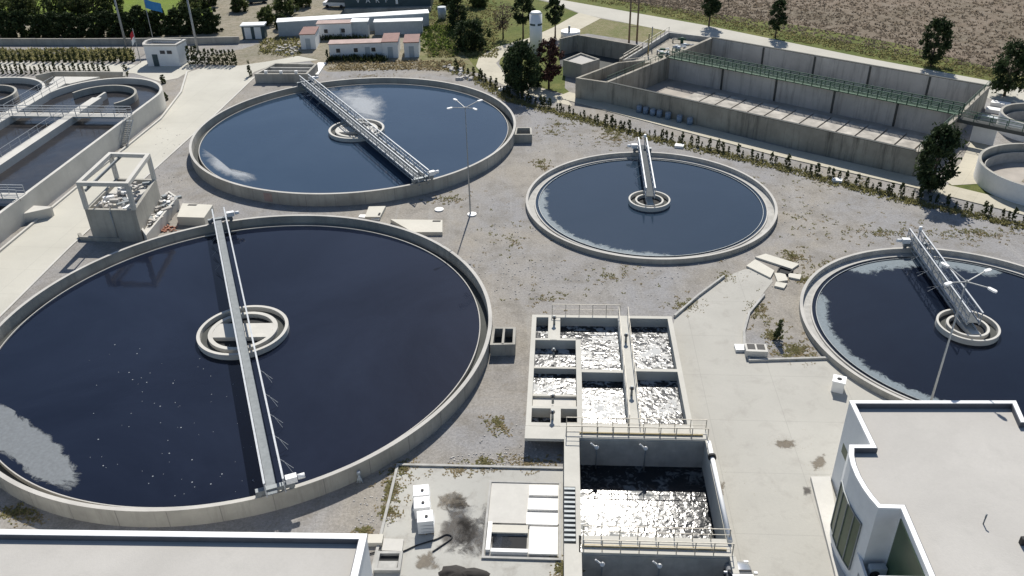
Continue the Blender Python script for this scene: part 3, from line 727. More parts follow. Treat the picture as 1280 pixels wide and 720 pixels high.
stain([(600, 620), (632, 612), (632, 650), (625, 690), (604, 690), (596, 650)], 'stain', 'dark splashes on the middle of the pad')
stain([(505, 690), (540, 680), (560, 690), (560, 720), (500, 720)], 'stain_lt', 'brown smear near the hose')
stain([(560, 630), (620, 640), (640, 680), (600, 712), (560, 700)], 'stain', 'splashes of sludge on the pad')
stain([(960, 545), (1003, 548), (1010, 562), (975, 566), (955, 556)], 'stain_lt', 'brown dirt patch on the courtyard')
stain([(1000, 575), (1035, 560), (1040, 585), (1015, 598)], 'stain_lt', 'brown dirt trail on the courtyard')
stain([(1000, 606), (1016, 606), (1018, 620), (1002, 622)], 'stain', 'small dark round stain on the courtyard')
stain([(885, 590), (915, 585), (905, 640), (892, 650)], 'stain_lt', 'faint wet marks beside the basin wall')
hp = [at(*p, .08) for p in ((462, 692), (480, 688), (500, 690), (520, 682), (545, 674), (558, 668), (565, 672), (552, 682), (540, 690))]
hq = []
for i in range(len(hp)-1):
    p0, p1, p2, p3 = hp[max(i-1, 0)], hp[i], hp[i+1], hp[min(i+2, len(hp)-1)]
    for k in range(8):
        f = k/8; hq.append(.5*((2*p1)+(p2-p0)*f+(2*p0-5*p1+4*p2-p3)*f*f+(3*p1-p0-3*p2+p3)*f**3))
mb = MB()
for a, b in zip(hq[:-1], hq[1:]): mb.tube(a, b, .05, n=8, caps=False)
tag(mb.build('hose', 'black'), 'black hose snaking from the lower left building to the pad', 'hose')

# ------------------------------------------------------------------ building lower left
def shade_strip(P, zr, z1, th, t):  # thin dark band along the parapet's inner face, its shadow put into colour
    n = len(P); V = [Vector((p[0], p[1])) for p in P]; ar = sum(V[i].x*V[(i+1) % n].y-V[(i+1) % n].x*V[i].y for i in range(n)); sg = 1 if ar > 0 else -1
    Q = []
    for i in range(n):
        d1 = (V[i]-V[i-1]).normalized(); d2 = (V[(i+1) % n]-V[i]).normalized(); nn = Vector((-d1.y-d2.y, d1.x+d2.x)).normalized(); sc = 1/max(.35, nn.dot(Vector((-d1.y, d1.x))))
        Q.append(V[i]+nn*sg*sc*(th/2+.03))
    mb = MB(); mb.wall(Q, .05, zr, z1, True); mb.build('parapet_shade_strip', 'shade_strip', t)
def flat_building(P, zr, zp, name, label, th=.35, facade='white_wall'):
    c = sum((Vector((p[0], p[1], 0)) for p in P), Vector((0, 0, 0)))/len(P)
    t = thing(name, (c.x, c.y, 0), label, 'building')
    mb = MB(); mb.wall([(p[0], p[1]) for p in P], th-.1, 0, zp-.16, True); mb.build('wall', facade, t)
    mb = MB(); mb.wall([(p[0], p[1]) for p in P], th, zp-.16, zp, True); mb.build('parapet_cap', 'white', t)
    mb = MB(); mb.prism([(p[0], p[1]) for p in P], zr-.2, zr); mb.build('roof', 'roof', t)
    shade_strip(P, zr, zp-.05, th, t)
    return t
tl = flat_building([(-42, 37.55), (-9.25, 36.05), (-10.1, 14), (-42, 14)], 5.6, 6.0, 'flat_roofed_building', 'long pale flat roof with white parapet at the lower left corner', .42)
mb = MB(); P3 = [at(458, 668), at(497, 672), at(500, 720), at(470, 740)]
t = thing('manhole_chamber', (*at(483, 700)[:2], 0), 'low concrete chamber with open black hatch beside the lower left building', 'chamber')
a = [at(461, 672), at(480, 672), at(478, 683), at(460, 683)]
mb = MB(); mb.prism(a, 0, .35); mb.build('cover_slab', 'cream', t)
mb = MB(); mb.prism([at(480, 676), at(505, 677), at(503, 692), at(478, 691)], 0, .25); mb.build('cover_slab', 'conc_pale', t)
mb = MB(); mb.wall([at(474, 694), at(502, 694), at(499, 715), at(470, 715)], .2, 0, .3, True); mb.build('wall', 'conc_channel', t)
mb = MB(); mb.sheet([at(475, 694), at(500, 694), at(498, 704), at(473, 704)], .05); mb.build('opening', 'dark', t)
mb = MB(); mb.prism([at(473, 704), at(498, 704), at(496, 714), at(471, 714)], 0, .22); mb.build('cover_slab', 'conc_channel', t)

# ------------------------------------------------------------------ building right
R1, R2, R3 = (23.2, 45.75), (34.15, 45.35), (33.7, 43.4)
curve = [(21.6, 41.3), (21.3, 40.5), (21.12, 39.6), (21.05, 38.6), (21.1, 37.6), (21.22, 36.8), (21.4, 36.1)]
outl = [R1, R2, R3, (45, 43.0), (45, 22), (22.1, 22), (22.3, 31.0), (22.75, 36.0)]+curve[::-1]+[(23.0, 41.25)]
t = thing('flat_roofed_building', (30, 35, 0), 'white building with curved green glass front and large flat roof at the lower right', 'building')
mb = MB(); mb.wall(outl, .26, 0, 7.34, True); mb.build('wall', 'white_wall', t)
mb = MB(); mb.wall(outl, .30, 7.34, 7.5, True); mb.build('parapet_cap', 'white', t)
mb = MB(); mb.prism(outl, 6.85, 7.07); mb.build('roof', 'roof', t)
shade_strip(outl, 7.07, 7.46, .30, t)
off = [(p[0]-.16, p[1]) for p in curve]
mb = MB(); mb.wall(off[1:6], .06, 1.2, 5.2); gl = mb.build('curved_window', 'pgreen', t)
mb = MB()
for p in off[1:6]: mb.box(p[0]-.05, p[1], 1.2, .07, .07, 4.0)
mb.wall([(p[0]-.03, p[1]) for p in off[1:6]], .08, 5.2, 5.28); mb.wall([(p[0]-.03, p[1]) for p in off[1:6]], .08, 1.12, 1.2); mb.build('frame', 'steel_dk', gl)
mb = MB(); mb.wall([(23.07, 45.3), (22.97, 43.6), (22.9, 42.0)], .06, 3.4, 4.2)
mb.build('side_window', 'pgreen', t)
# terrace in the recess
mb = MB(); mb.prism([(21.2, 36.3), (22.6, 35.85), (22.1, 24), (19.9, 24), (20.2, 33)], 0, 2.2); mb.build('terrace', 'conc_channel', t)
mb = MB(); mb.wall([(21.2, 36.6), (21.0, 34.6), (20.6, 32), (20.5, 24)], .16, 0, 3.0); mb.build('terrace_wall', 'white_wall', t)
mb = MB(); mb.box(22.36, 33.4, 2.3, .06, 4.3, 4.7, rad(-5.1)); mb.build('recess_window', 'pgreen', t)
mb = MB(); mb.wall([(22.4, 30.75), (19.4, 30.9)], .3, 6.6, 7.5); mb.build('canopy', 'white', t)
q = (21.9, 35.3)
a = thing('air_conditioner', (*q, 2.2), 'white air conditioner unit in the recess of the right building', 'air conditioner')
mb = MB(); mb.box(q[0], q[1], 2.3, 1.0, .45, .9, rad(0)); mb.build('casing', 'cab_grey', a)
mb = MB(); mb.tube((q[0]-.22, q[1]-.23, 2.75), (q[0]-.22, q[1]-.27, 2.75), .3, n=20); mb.build('fan', 'black', a)
# small things on the roof
a = thing('roof_vent', (*at(1229, 648, 7.07)[:2], 7.07), 'thin bent vent pipe standing on the right roof', 'vent pipe')
p = at(1229, 655, 7.07)
mb = MB(); mb.tube(p, p+Vector((0, 0, .5)), .04); mb.tube(p+Vector((0, 0, .5)), p+Vector((.08, .1, .7)), .05); mb.build('pipe', 'steel_dk', a)
p = at(1277, 680, 7.07); mb = MB(); mb.box(p.x, p.y, 7.07, .25, .25, .5); tag(mb.build('roof_outlet', 'black'), 'small black box on the right roof at the picture edge', 'vent')

# ------------------------------------------------------------------ car
cp = at(930, 699, .8)
t = local_thing('parked_car', 'silver car parked nose up beside the deep basin wall', 'car'); 
mb = MB(); mb.smooth = True
secs = [(0, .35, .62, .62), (-.12, .3, .75, .74), (-.45, .28, .80, .84), (-1.0, .28, .82, .90), (-1.1, .28, .83, .92), (-4.0, .28, .83, .92), (-4.25, .35, .78, .80)]
vs = []
for y, zb, hw, zt in secs: vs += [(-hw, y, zb), (-hw*1.0, y, zt-.12), (-hw*.86, y, zt), (0, y, zt+.04), (hw*.86, y, zt), (hw, y, zt-.12), (hw, y, zb)]
fs = [[i*7+j, i*7+j+1, (i+1)*7+j+1, (i+1)*7+j] for i in range(len(secs)-1) for j in range(6)]+[[j for j in range(7)][::-1], [(len(secs)-1)*7+j for j in range(7)]]
mb.add(vs, fs); body = mb.build('body', 'silver', t)
mb = MB(); mb.smooth = False
g = [(-1.02, .74, .93), (-1.75, .64, 1.42), (-3.6, .64, 1.45), (-4.1, .72, .95)]
vs = []
for y, hw, z in g: vs += [(-hw, y, z), (hw, y, z)]
base = [(-.78, -1.02, .9), (.78, -1.02, .9), (.78, -4.1, .9), (-.78, -4.1, .9)]
mb.add(vs+base, [[0, 1, 3, 2], [4, 5, 7, 6], [0, 2, 4, 6, 11, 8], [1, 9, 10, 7, 5, 3]]); mb.build('windows', 'dkgrey_glass', t)
mb = MB(); mb.add([(-.64, -1.73, 1.43), (.64, -1.73, 1.43), (.64, -3.62, 1.46), (-.64, -3.62, 1.46)], [[0, 3, 2, 1]]); mb.prism([(-.63, -1.75), (.63, -1.75), (.63, -3.6), (-.63, -3.6)], 1.40, 1.475); mb.build('roof', 'silver', t)
mb = MB(); mb.bar((-.74, -1.0, .965), (.74, -1.0, .965), .09, .03); mb.build('wiper_cowl', 'black', t)
for s in (-1, 1):
    mb = MB(); mb.box(s*.95, -1.25, .95, .22, .14, .13); mb.build('mirror', 'silver', t)
    mb = MB(); mb.box(s*.62, -.01, .55, .3, .12, .14); mb.build('headlight', 'white', t)
    for y in (-.75, -3.5):
        mb = MB(); mb.tube((s*.70, y, .31), (s*.86, y, .31), .31, n=20); mb.build('wheel', 'black', t)
t.location = (cp.x-.5, cp.y-.05, 0.03); t.rotation_euler = (0, 0, rad(-3))

# ------------------------------------------------------------------ street lamps
def lamp(x, y, h, label, rot, base=True):
    t = thing('street_lamp', (x, y, 0), label, 'street lamp', 'tall street lamps with four heads')
    mb = MB(); mb.tube((x, y, 0), (x, y, h), .10, .05, 12); mb.build('pole', 'pole', t)
    mb = MB(); mb.box(x, y, 0, .5, .5, .12); mb.build('base_plate', 'conc_pale', t)
    for k in range(4):
        a = rot+k*pi/2; d = Vector((cos(a), sin(a), 0)); L = 1.7
        mb = MB(); mb.bar((x, y, h-.15), Vector((x, y, h+.25))+d*L, .07); ar = mb.build('arm', 'pole', t)
        p = Vector((x, y, h+.25))+d*(L+.3); mb = MB()
        n = Vector((-d.y, d.x, 0)); pts = []
        for l, wd in ((-.34, .06), (-.25, .12), (.18, .15), (.34, .08)): pts.append((l, wd))
        poly = [p+d*l+n*wd for l, wd in pts]+[p+d*l-n*wd for l, wd in pts[::-1]]
        mb.prism(poly, p.z-.07, p.z+.06); mb.build('lamp_head', 'white', ar)
lamp(-4.75, 91.4, 13.3, 'tall four-headed street lamp standing beside the blue far tank', rad(35))
lb = at(1209, 350, 13.1); lamp(lb.x, lb.y, 13.1, 'tall four-headed street lamp rising behind the right building in front of its tank', rad(25))
# small items on the gravel
def slab(pix, h, mat, name, label, cat, dark=None, z=None, grp=None):
    c = at(*pix[0]); t = thing(name, (c.x, c.y, 0), label, cat, grp)
    mb = MB(); mb.prism([at(*p, h) for p in pix], 0, h); mb.build('slab', mat, t)
    if dark:
        mb = MB(); mb.prism([at(*p, h) for p in dark], h-.05, h+.012); mb.build('opening', 'dark', t)
    return t
slab([(488, 274), (553, 275), (553, 290), (516, 290)], .45, 'cream', 'manhole_slab', 'long cream concrete chamber slab between the two big tanks', 'concrete slab', [(541, 275.6), (551, 275.6), (550.5, 277.3), (540.5, 277.3)])
slab([(461, 258), (482, 257.5), (475, 271), (456, 271)], .4, 'cream', 'valve_chamber', 'small cream valve chamber in the shadow gap between the big tanks', 'chamber', [(473.5, 266), (476, 266), (475, 269.5), (472, 269.5)])
slab([(450, 268), (458, 268), (475, 272.5), (473, 274), (448, 271)], .2, 'cover', 'cover_plate', 'white cover plate lying beside the small valve chamber', 'cover plate')
for i, (px, py, lab) in enumerate(((549, 262.5, 'round pale manhole cover left of the lamp foot'), (590, 268.5, 'round pale concrete collar at the lamp foot'))):
    p = at(px, py); mb = MB(); mb.tube((p.x, p.y, 0), (p.x, p.y, .14), .55, n=24); tag(mb.build('manhole_cover', 'cover'), lab, 'manhole cover', 'round manhole covers')
p = at(1048.5, 491); t = thing('vent_box', (p.x, p.y, 0), 'white square vent box with round hole on the courtyard by the right tank', 'vent box')
mb = MB(); mb.box(p.x, p.y+.4, 0, .95, .95, 1.05, rad(-25)); mb.build('casing', 'cover', t)
mb = MB(); mb.box(p.x, p.y+.4, 1.05, 1.05, 1.05, .1, rad(-25)); li = mb.build('lid', 'white', t)
mb = MB(); mb.tube((p.x, p.y+.4, 1.15), (p.x, p.y+.4, 1.165), .2, n=18); mb.build('hole', 'dark', li)
# twin-fan unit at kerb corner
p = at(944, 443); t = thing('condenser_unit', (p.x, p.y, 0), 'twin-fan condenser unit on the kerb corner of the courtyard', 'condenser')
mb = MB(); mb.box(p.x, p.y, 0, 1.9, 1.2, .75, rad(-6)); mb.build('casing', 'conc_pale', t)
for s in (-.42, .42):
    mb = MB(); mb.box(p.x+s, p.y+.12+s*-.1, .75, .68, .8, .02, rad(-6)); mb.build('fan', 'black', t)
p = at(926, 437); mb = MB(); mb.box(p.x, p.y, 0, 1.1, .9, .3, rad(-4)); tag(mb.build('cover_plate', 'cover'), 'white box lid lying beside the condenser unit', 'cover plate')
# slab pile by the path head
slabs = [[(944, 321), (957, 317), (999, 330), (990, 336)], [(933, 332), (944, 324), (968, 338), (963, 347)], [(968, 341), (981, 341), (985, 350), (972, 352)], [(985, 341), (1002, 343), (1000, 349), (986, 346)], [(970, 352), (984, 354), (980, 360), (968, 357)]]
labs = ['long white cover slab at the top of the scattered slab group', 'white cover slab at the left of the scattered slab group', 'square white slab under the dark opening of the slab group', 'small white slab at the right of the scattered slab group', 'tilted white slab at the bottom of the scattered slab group']
for P, l in zip(slabs, labs):
    mb = MB(); mb.prism([at(*p, .2) for p in P], .0, .2); tag(mb.build('cover_slab', 'cream'), l, 'cover slab', 'scattered cover slabs')
mb = MB(); mb.wall([at(975, 333, .25), at(991, 338, .25), at(984, 342, .25), at(972, 339, .25)], .12, 0, .25, True); mb.sheet([at(975, 333, .1), at(991, 338, .1), at(984, 342, .1), at(972, 339, .1)], .1); tag(mb.build('open_chamber', 'dark'), 'dark open chamber mouth between the scattered slabs', 'chamber')
# little grey thing at near tank wall
p = at(450, 603); t = thing('pipe_vent', (p.x, p.y, 0), 'short grey branched vent pipe in front of the nearest tank wall', 'vent pipe')
mb = MB(); mb.tube((p.x, p.y, 0), (p.x, p.y, .9), .1); mb.tube((p.x-.2, p.y, 0), (p.x-.06, p.y, .55), .06); mb.tube((p.x+.2, p.y, 0), (p.x+.06, p.y, .55), .06); mb.build('pipe', 'cab_grey', t)
mb = MB(); mb.tube((p.x, p.y, .9), (p.x, p.y, 1.1), .17, .12); mb.build('cowl', 'cab_grey', t)

# ------------------------------------------------------------------ frame tower
tc = [Vector((-47.5, 86.9)), Vector((-42.0, 86.4)), Vector((-42.6, 94.6)), Vector((-47.3, 95.2))]
t = thing('pump_house_frame', (-44.8, 90.8, 0), 'pale concrete tower with open beam frame on top beside the service road', 'tower')
mb = MB(); mb.wall([tc[0], tc[1], tc[2], tc[3]], .35, 0, 4.0, True); mb.build('wall', 'conc', t)
mb = MB(); mb.prism([tc[0]+Vector((.1, .1)), tc[1]+Vector((-.1, .1)), tc[2]+Vector((-.1, -.1)), tc[3]+Vector((.1, -.1))], 3.3, 3.5); mb.build('deck', 'conc_pale', t)
for c in tc:
    mb = MB(); mb.box(c.x, c.y, 4.0, .42, .42, 2.85, rad(-5)); mb.build('column', 'conc_pale', t)
mb = MB(); mb.wall(tc, .45, 6.85, 7.3, True); mb.build('beam_ring', 'conc_pale', t)
mb = MB(); mb.bar((*(tc[0]+Vector((1.1, -1.2))), 6.75), (*(tc[3]+Vector((1.1, .2))), 6.75), .16, .3); mb.build('hoist_rail', 'steel_dk', t)
mb = MB(); mb.bar((*tc[0].lerp(tc[1], .5), .3), (*tc[0].lerp(tc[1], .5), 4.1), .12); mb.build('drain_pipe', 'steel_dk', t); mb = MB()
q = tc[0].lerp(tc[1], .5)-Vector((0, .25)); mb.tube((q.x, q.y, 0), (q.x, q.y, 3.9), .08); mb.build('drain_pipe', 'pole', t)
r3 = random.Random(11)
def rubble(P, z, n, size, label, mats=('stone', 'cover', 'steel_dk'), name='debris_heap'):
    mb = MB()
    for i in range(n):
        a, b = r3.random(), r3.random(); p = P[0].lerp(P[1], a).lerp(P[3].lerp(P[2], a), b)
        mb.cur = r3.choice((0, 0, 0, 1, 1, 2)) if len(mats) > 2 else 0
        s = size*r3.uniform(.4, 1.3); mb.box(p.x, p.y, z+r3.uniform(0, size*.5), s*r3.uniform(.6, 2.2), s*.7, s*r3.uniform(.25, .7), r3.uniform(0, 3))
    return tag(mb.build(name, list(mats)), label, 'debris', kind='stuff')
rubble([tc[0]+Vector((.6, .6)), tc[1]+Vector((-.6, .6)), tc[2]+Vector((-.6, -.6)), tc[3]+Vector((.6, -.6))], 3.5, 60, .55, 'broken slabs and rubble on the tower deck')
ch = [Vector((-42.0+.4, 90.4)), Vector((-39.9, 87.2)), Vector((-38.6, 93.8)), Vector((-41.6, 96.5))]
ch = [at(168, 273, 1.4), at(183, 293, 1.4), at(221, 247, 1.4), at(211, 240, 1.4)]
t = thing('rubble_trough', (*ch[1][:2], 0), 'low concrete trough full of rubble beside the frame tower', 'trough')
mb = MB(); mb.wall([(p.x, p.y) for p in ch], .25, 0, 1.45, True); mb.build('wall', 'conc_pale', t)
mb = MB(); mb.prism([(p.x, p.y) for p in ch], 0, 1.0); mb.build('filling', 'conc_pale', t)
rubble([Vector((p.x, p.y)) for p in (ch[0], ch[1], ch[2], ch[3])], 1.1, 70, .5, 'grey rubble filling the trough by the frame tower')
slab([(228, 254), (266, 256), (255, 272), (221, 271)], 1.1, 'cream', 'covered_chamber', 'square cream chamber with hatch lids beside the near tank bridge end', 'chamber', [(236, 255.4), (247, 255.6), (245, 257.2), (234, 257)])
rubble([at(205, 283).to_2d(), at(222, 283).to_2d(), at(222, 290).to_2d(), at(200, 290).to_2d()], 0, 40, .22, 'broken red brick pieces by the near tank rim', (plain('brick_red', (.33, .15, .10), .9),), 'brick_rubble')
mb = MB(); mb.wall([at(100, 296), at(103, 300), at(150, 302), at(162, 297)], .35, 0, .5); tag(mb.build('low_wall', 'conc'), 'low concrete edge wall at the tower foot by the near tank', 'wall')

# settling boxes up the road
P = [at(320, 92, 1.6), at(383, 92, 1.6), at(395, 80, 1.6), at(344, 79, 1.6)]
t = thing('sand_trap', (*P[0][:2], 0), 'rectangular concrete trap with parallel channels behind the blue far tank', 'concrete trap')
mb = MB(); mb.wall([(p.x, p.y) for p in P], .4, 0, 1.6, True); mb.build('wall', 'conc_old' if 0 else 'conc', t)
mb = MB(); mb.prism([(p.x, p.y) for p in P], 0, .7); mb.build('channel_floor', 'conc_old', t)
for f in (.33, .66):
    mb = MB(); mb.wall([(P[0].lerp(P[3], f)).to_2d(), (P[1].lerp(P[2], f)).to_2d()], .3, .7, 1.5); mb.build('divider_wall', 'conc_channel', t)
for f, g in ((.2, .15), (.5, .15), (.8, .15)):
    p = P[0].lerp(P[1], f); mb = MB(); mb.box(p.x, p.y, 1.6, .5, .4, .5); mb.build('valve_box', 'cover', t)
mb = MB(); mb.prism([at(385, 95), at(398, 95), at(408, 80), at(398, 80)], 0, .3); tag(mb.build('ramp_slab', 'cover'), 'sloping white slab right of the concrete trap', 'slab')

# ------------------------------------------------------------------ oxidation ditch
dz = 3.0; dw = 2.0
t = thing('oxidation_ditch', (*D(0, 0), 0), 'long racetrack shaped concrete ditch basin at the left edge', 'basin')
def arcw(s0, r, a0, a1, n=40): return [D(s0+r*cos(a0+(a1-a0)*i/n), r*sin(a0+(a1-a0)*i/n)) for i in range(n+1)]
RR = 9.1
mb = MB(); mb.wall([D(RR, -75), D(RR, -36)]+arcw(0, RR, 0, pi*.96), .42, 0, dz); mb.build('outer_wall', 'conc_pale', t)
mb = MB(); mb.wall([D(0, -75), D(0, -.8)], 1.5, 0, dz-.006); mb.build('median_wall', 'conc_pale', t)
mb = MB(); mb.wall([D(0, -.8), D(0, 1.8)], .35, 0, dz-.004); mb.build('median_wall', 'conc_pale', t)
mb = MB(); mb.wall(arcw(0, 5.3, rad(-40), rad(165), 30), .35, 0, dz-.01); mb.build('curved_baffle', 'conc', t)
s2 = -19.6
mb = MB(); mb.wall([D(-RR-.7, -75), D(-RR-.7, 6)], 2.0, 0, dz+.004); mb.build('shared_walkway', 'conc_pale', t)
mb = MB(); mb.wall(arcw(s2, RR, rad(2), pi, 40)+[D(s2-RR, -75)], .42, 0, dz); mb.build('outer_wall', 'conc_pale', t)
mb = MB(); mb.wall(arcw(s2, 5.0, rad(-40), rad(175), 30), .35, 0, dz-.01); mb.build('curved_baffle', 'conc', t)
mb = MB(); mb.wall([D(s2, -75), D(s2, -.8)], 1.5, 0, dz-.006); mb.build('median_wall', 'conc_pale', t)
mb = MB(); mb.prism([D(-RR-2.6, 6), D(-RR+1.0, 6), D(-RR+4.2, 9.6), D(-RR-3.5, 9.6)], 0, dz-.02); mb.build('end_platform', 'conc_pale', t)
mb = MB(); mb.wall([D(-16.5, 10.2), D(-14.5, 12.4), D(-2.0, 12.4), D(-1.0, 10.2)], .35, 0, dz); mb.build('end_channel_wall', 'conc', t)
for tt in (-8.6, -36.4):
    mb = MB(); mb.prism(Dq(-32, tt-.75, RR+.3, tt+.75), dz-.25, dz+.02); mb.build('bridge_deck', 'conc_pale', t)
    for s in (-.7, .7):
        mb = MB(); mb.rail([D(-32, tt+s), D(RR, tt+s)], dz, 1.1, 2.0, .05, (.35, .7), .09); mb.build('railing', 'steel', t)
for s in (-RR-1.6, -RR+.25):
    mb = MB(); mb.rail([D(s, -75), D(s, -9.5)], dz, 1.1, 2.2, .035, (.5,), .05); mb.build('railing', 'steel', t)
    mb = MB(); mb.rail([D(s, -7.6), D(s, 6)], dz, 1.1, 2.2, .035, (.5,), .05); mb.build('railing', 'steel', t)
mb = MB(); mb.rail([D(-.6, -75), D(-.6, -9.5)], dz, 1.1, 2.2, .035, (.5,), .05); mb.build('railing', 'steel', t)
mb = MB(); mb.prism([D(RR+.2, -37.5), D(RR+2.6, -35.8), D(RR+2.6, -35.4), D(RR+.2, -35.2)], 0, 1.2); mb.build('buttress', 'conc_pale', t)
mb = MB(); mb.sheet([D(RR, -75)]+arcw(0, RR, 0, pi)+[D(-RR-.7, -75)], dw); mb.sheet([D(-RR-.7, -75)]+arcw(s2, RR, 0, pi)+[D(s2-RR, -75)], dw)
o = mb.build('water', 'water_ditch'); o['kind'] = 'structure'
# access stair on the ditch wall
p0 = D(RR+.5, -11); t = thing('steel_stair', (p0.x, p0.y, 0), 'grey steel access stair on the right wall of the ditch basin', 'stair')
mb = MB()
for k in range(14): q = D(RR+.8, -13.6+k*.24); mb.box(q.x, q.y, .2+k*.2, 1.0, .24, .05, DA)
mb.build('treads', 'steel_dk', t)
for s in (.3, 1.3):
    mb = MB(); a = D(RR+s, -13.6); b = D(RR+s, -10.3); mb.bar((*a, .2), (*b, 3.0), .06, .2); mb.bar((*a, 1.25), (*b, 4.0), .05)
    for k in range(4): q = a.lerp(b, k/3); mb.bar((*q, .2+k*.93), (*q, 1.2+k*.93), .04)
    mb.build('railing', 'steel', t)

# ------------------------------------------------------------------ reservoir
rz = 3.4
r = {k: at(*p, rz).to_2d() for k, p in dict(a=(722, 97), b=(759, 102.5), c=(833, 72), d=(890, 47), e=(1236, 107.5), f=(1148, 189), g=(1198, 144), lt=(772, 78)).items()}
t = thing('concrete_reservoir', (*r['f'], 0), 'long weathered rectangular concrete reservoir with two empty lanes', 'reservoir')
mb = MB(); mb.wall([r['b'], r['f']], .42, -1.5, rz); mb.build('front_wall', 'conc_old', t)
mb = MB(); mb.wall([r['f'], r['g'], r['e']], .42, -1.5, rz-.01); mb.build('end_wall', 'conc_old', t)
mb = MB(); mb.wall([r['e'], r['d']], .42, -1.5, rz+.01); mb.build('back_wall', 'conc_res_in', t)
mb = MB(); mb.wall([r['b'], r['c'], r['d']], .5, -1.5, rz+.02); mb.build('end_wall', 'conc_old', t)
mb = MB(); mb.wall([r['b'], r['a'], r['lt'], r['lt'].lerp(r['c'], .55)], .4, 0, rz-.02); mb.build('inlet_chamber_wall', 'conc_old', t)
mb = MB(); mb.prism([r['a'], r['b'], r['c'], r['lt']], 0, 1.6); mb.build('inlet_floor', 'leaf_mid' if 0 else 'conc_old', t)
mdir = (r['g']-r['c']).normalized(); mn = Vector((-mdir.y, mdir.x))
m0, m1 = r['c']+mn*1.0, r['g']+mn*1.0
mb = MB(); mb.wall([m0, m1], .5, -1.5, rz-.1); mb.build('middle_wall', 'conc_res_in', t)
mb = MB(); mb.wall([m0, m1], 1.7, rz-.1, rz+.02); mb.build('walkway_grating', 'green_steel', t)
for s in (-.8, .8):
    mb = MB(); mb.rail([m0+mn*s, m1+mn*s], rz, 1.15, 1.4, .07, (.2, .4, .6, .8), .10); mb.build('railing', 'green_steel', t)
mb = MB(); mb.rail([r['f'], r['g'], r['e']], rz, .9, 2.5, .04, (.5,), .06); mb.build('railing', 'green_steel', t)
mb = MB(); mb.rail([r['b'], r['c']], rz, .9, 2.5, .04, (.5,), .06); mb.build('railing', 'green_steel', t)
fd = (r['f']-r['b']).normalized(); fn = Vector((-fd.y, fd.x))
mb = MB(); mb.prism([r['b'], r['f'], r['g'], r['e'], r['d'], r['c']], -1.5, -.35); mb.build('floor', 'conc_floor', t)
# floor joints as real grooves between slabs: thin dark strips standing 2 cm proud are avoided, slabs are separate raised panels
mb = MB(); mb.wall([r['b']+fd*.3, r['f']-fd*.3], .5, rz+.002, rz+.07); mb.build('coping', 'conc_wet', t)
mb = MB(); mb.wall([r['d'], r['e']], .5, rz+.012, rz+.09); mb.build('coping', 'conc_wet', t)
L = (r['f']-r['b']).length; k = 17; mb = MB()
for i in range(3, k):
    a = r['b']+fd*(L*i/k+.13); b = r['b']+fd*(L*(i+1)/k-.13); mb.prism([a+fn*.35, b+fn*.35, b+fn*15.2, a+fn*15.2], -.35, -.13)
mb.build('floor_slabs', 'conc_slab', t)
# vertical ribs
for wa, wb, n_, off_ in ((m0, m1, 5, -.3), (r['d'], r['e'], 5, -.26)):
    dd = (wb-wa).normalized(); nn = Vector((-dd.y, dd.x))
    for i in range(1, n_):
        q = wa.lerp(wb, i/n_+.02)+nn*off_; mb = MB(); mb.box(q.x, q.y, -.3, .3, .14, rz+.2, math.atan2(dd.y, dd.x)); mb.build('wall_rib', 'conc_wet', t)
# drums along front wall
df = local_thing('plastic_drum', 'blue grey plastic drum standing in the row at the front wall of the reservoir', 'drum', 'plastic drums along the reservoir wall')
mb = MB(); mb.tube((0, 0, 0), (0, 0, 1.0), .42, n=18); mb.build('body', 'drum', df)
mb = MB(); mb.tube((0, 0, 1.0), (0, 0, 1.06), .36, n=18); mb.build('lid', 'steel', df)
pts = [(803, 139), (811, 141), (820, 143), (828, 145), (839, 147.5), (853, 151), (866, 154)]
for i, p in enumerate(pts):
    o = df if i == 0 else copy_tree(df); q = at(*p).to_2d(); q = r['b']+fd*(q-r['b']).dot(fd)-fn*.75; o.location = (q.x, q.y, .1)
# small block house and sunken tank to the left, pumps
c4 = [at(705, 75.5, 2.6), at(727, 81, 2.6), at(748.5, 74.5, 2.6), at(726, 67, 2.6)]
t = thing('block_house', (*c4[0][:2], 0), 'small grey block house with pale roof panel left of the reservoir', 'block house')
mb = MB(); mb.wall([(p.x, p.y) for p in c4], .25, 0, 2.7, True); mb.build('wall', 'conc', t)
mb = MB(); mb.prism([(p.x, p.y) for p in c4], 2.2, 2.4); mb.build('roof', 'roof', t)
c4 = [at(700, 49, 3).to_2d(), at(722, 44, 3).to_2d(), at(802, 58, 3).to_2d(), at(775, 74, 3).to_2d(), at(746, 68, 3).to_2d(), at(700, 62, 3).to_2d()]
t = thing('empty_tank', (*c4[0], 0), 'dark empty walled tank behind the small block house', 'tank')
mb = MB(); mb.wall(c4[:4], .35, 0, 3.1); mb.build('wall', 'conc_old', t)
mb = MB(); mb.sheet(c4, .034); mb.build('floor', 'conc_wet', t)
q0 = at(812, 70, 3.3); 
P = [at(779, 76, 3.2).to_2d(), at(833, 70, 3.2).to_2d(), at(888, 47, 3.2).to_2d(), at(836, 41, 3.2).to_2d()]
t = thing('pump_platform', (*P[0], 0), 'raised concrete platform with pipes and pumps at the reservoir head', 'platform')
mb = MB(); mb.prism(P, 0, 2.4); mb.build('deck', 'conc_old', t)
mb = MB(); mb.wall([P[0], P[3], P[2]], .3, 2.4, 3.3); mb.build('parapet', 'conc_channel', t)
mb = MB(); mb.rail([P[0], P[3]], 3.3, 1.0, 2, .05, (.5,), .07); mb.rail([P[0], P[1]], 2.4, 1.0, 2, .05, (.5,), .07); mb.build('railing', 'rail', t)
r4 = random.Random(21)
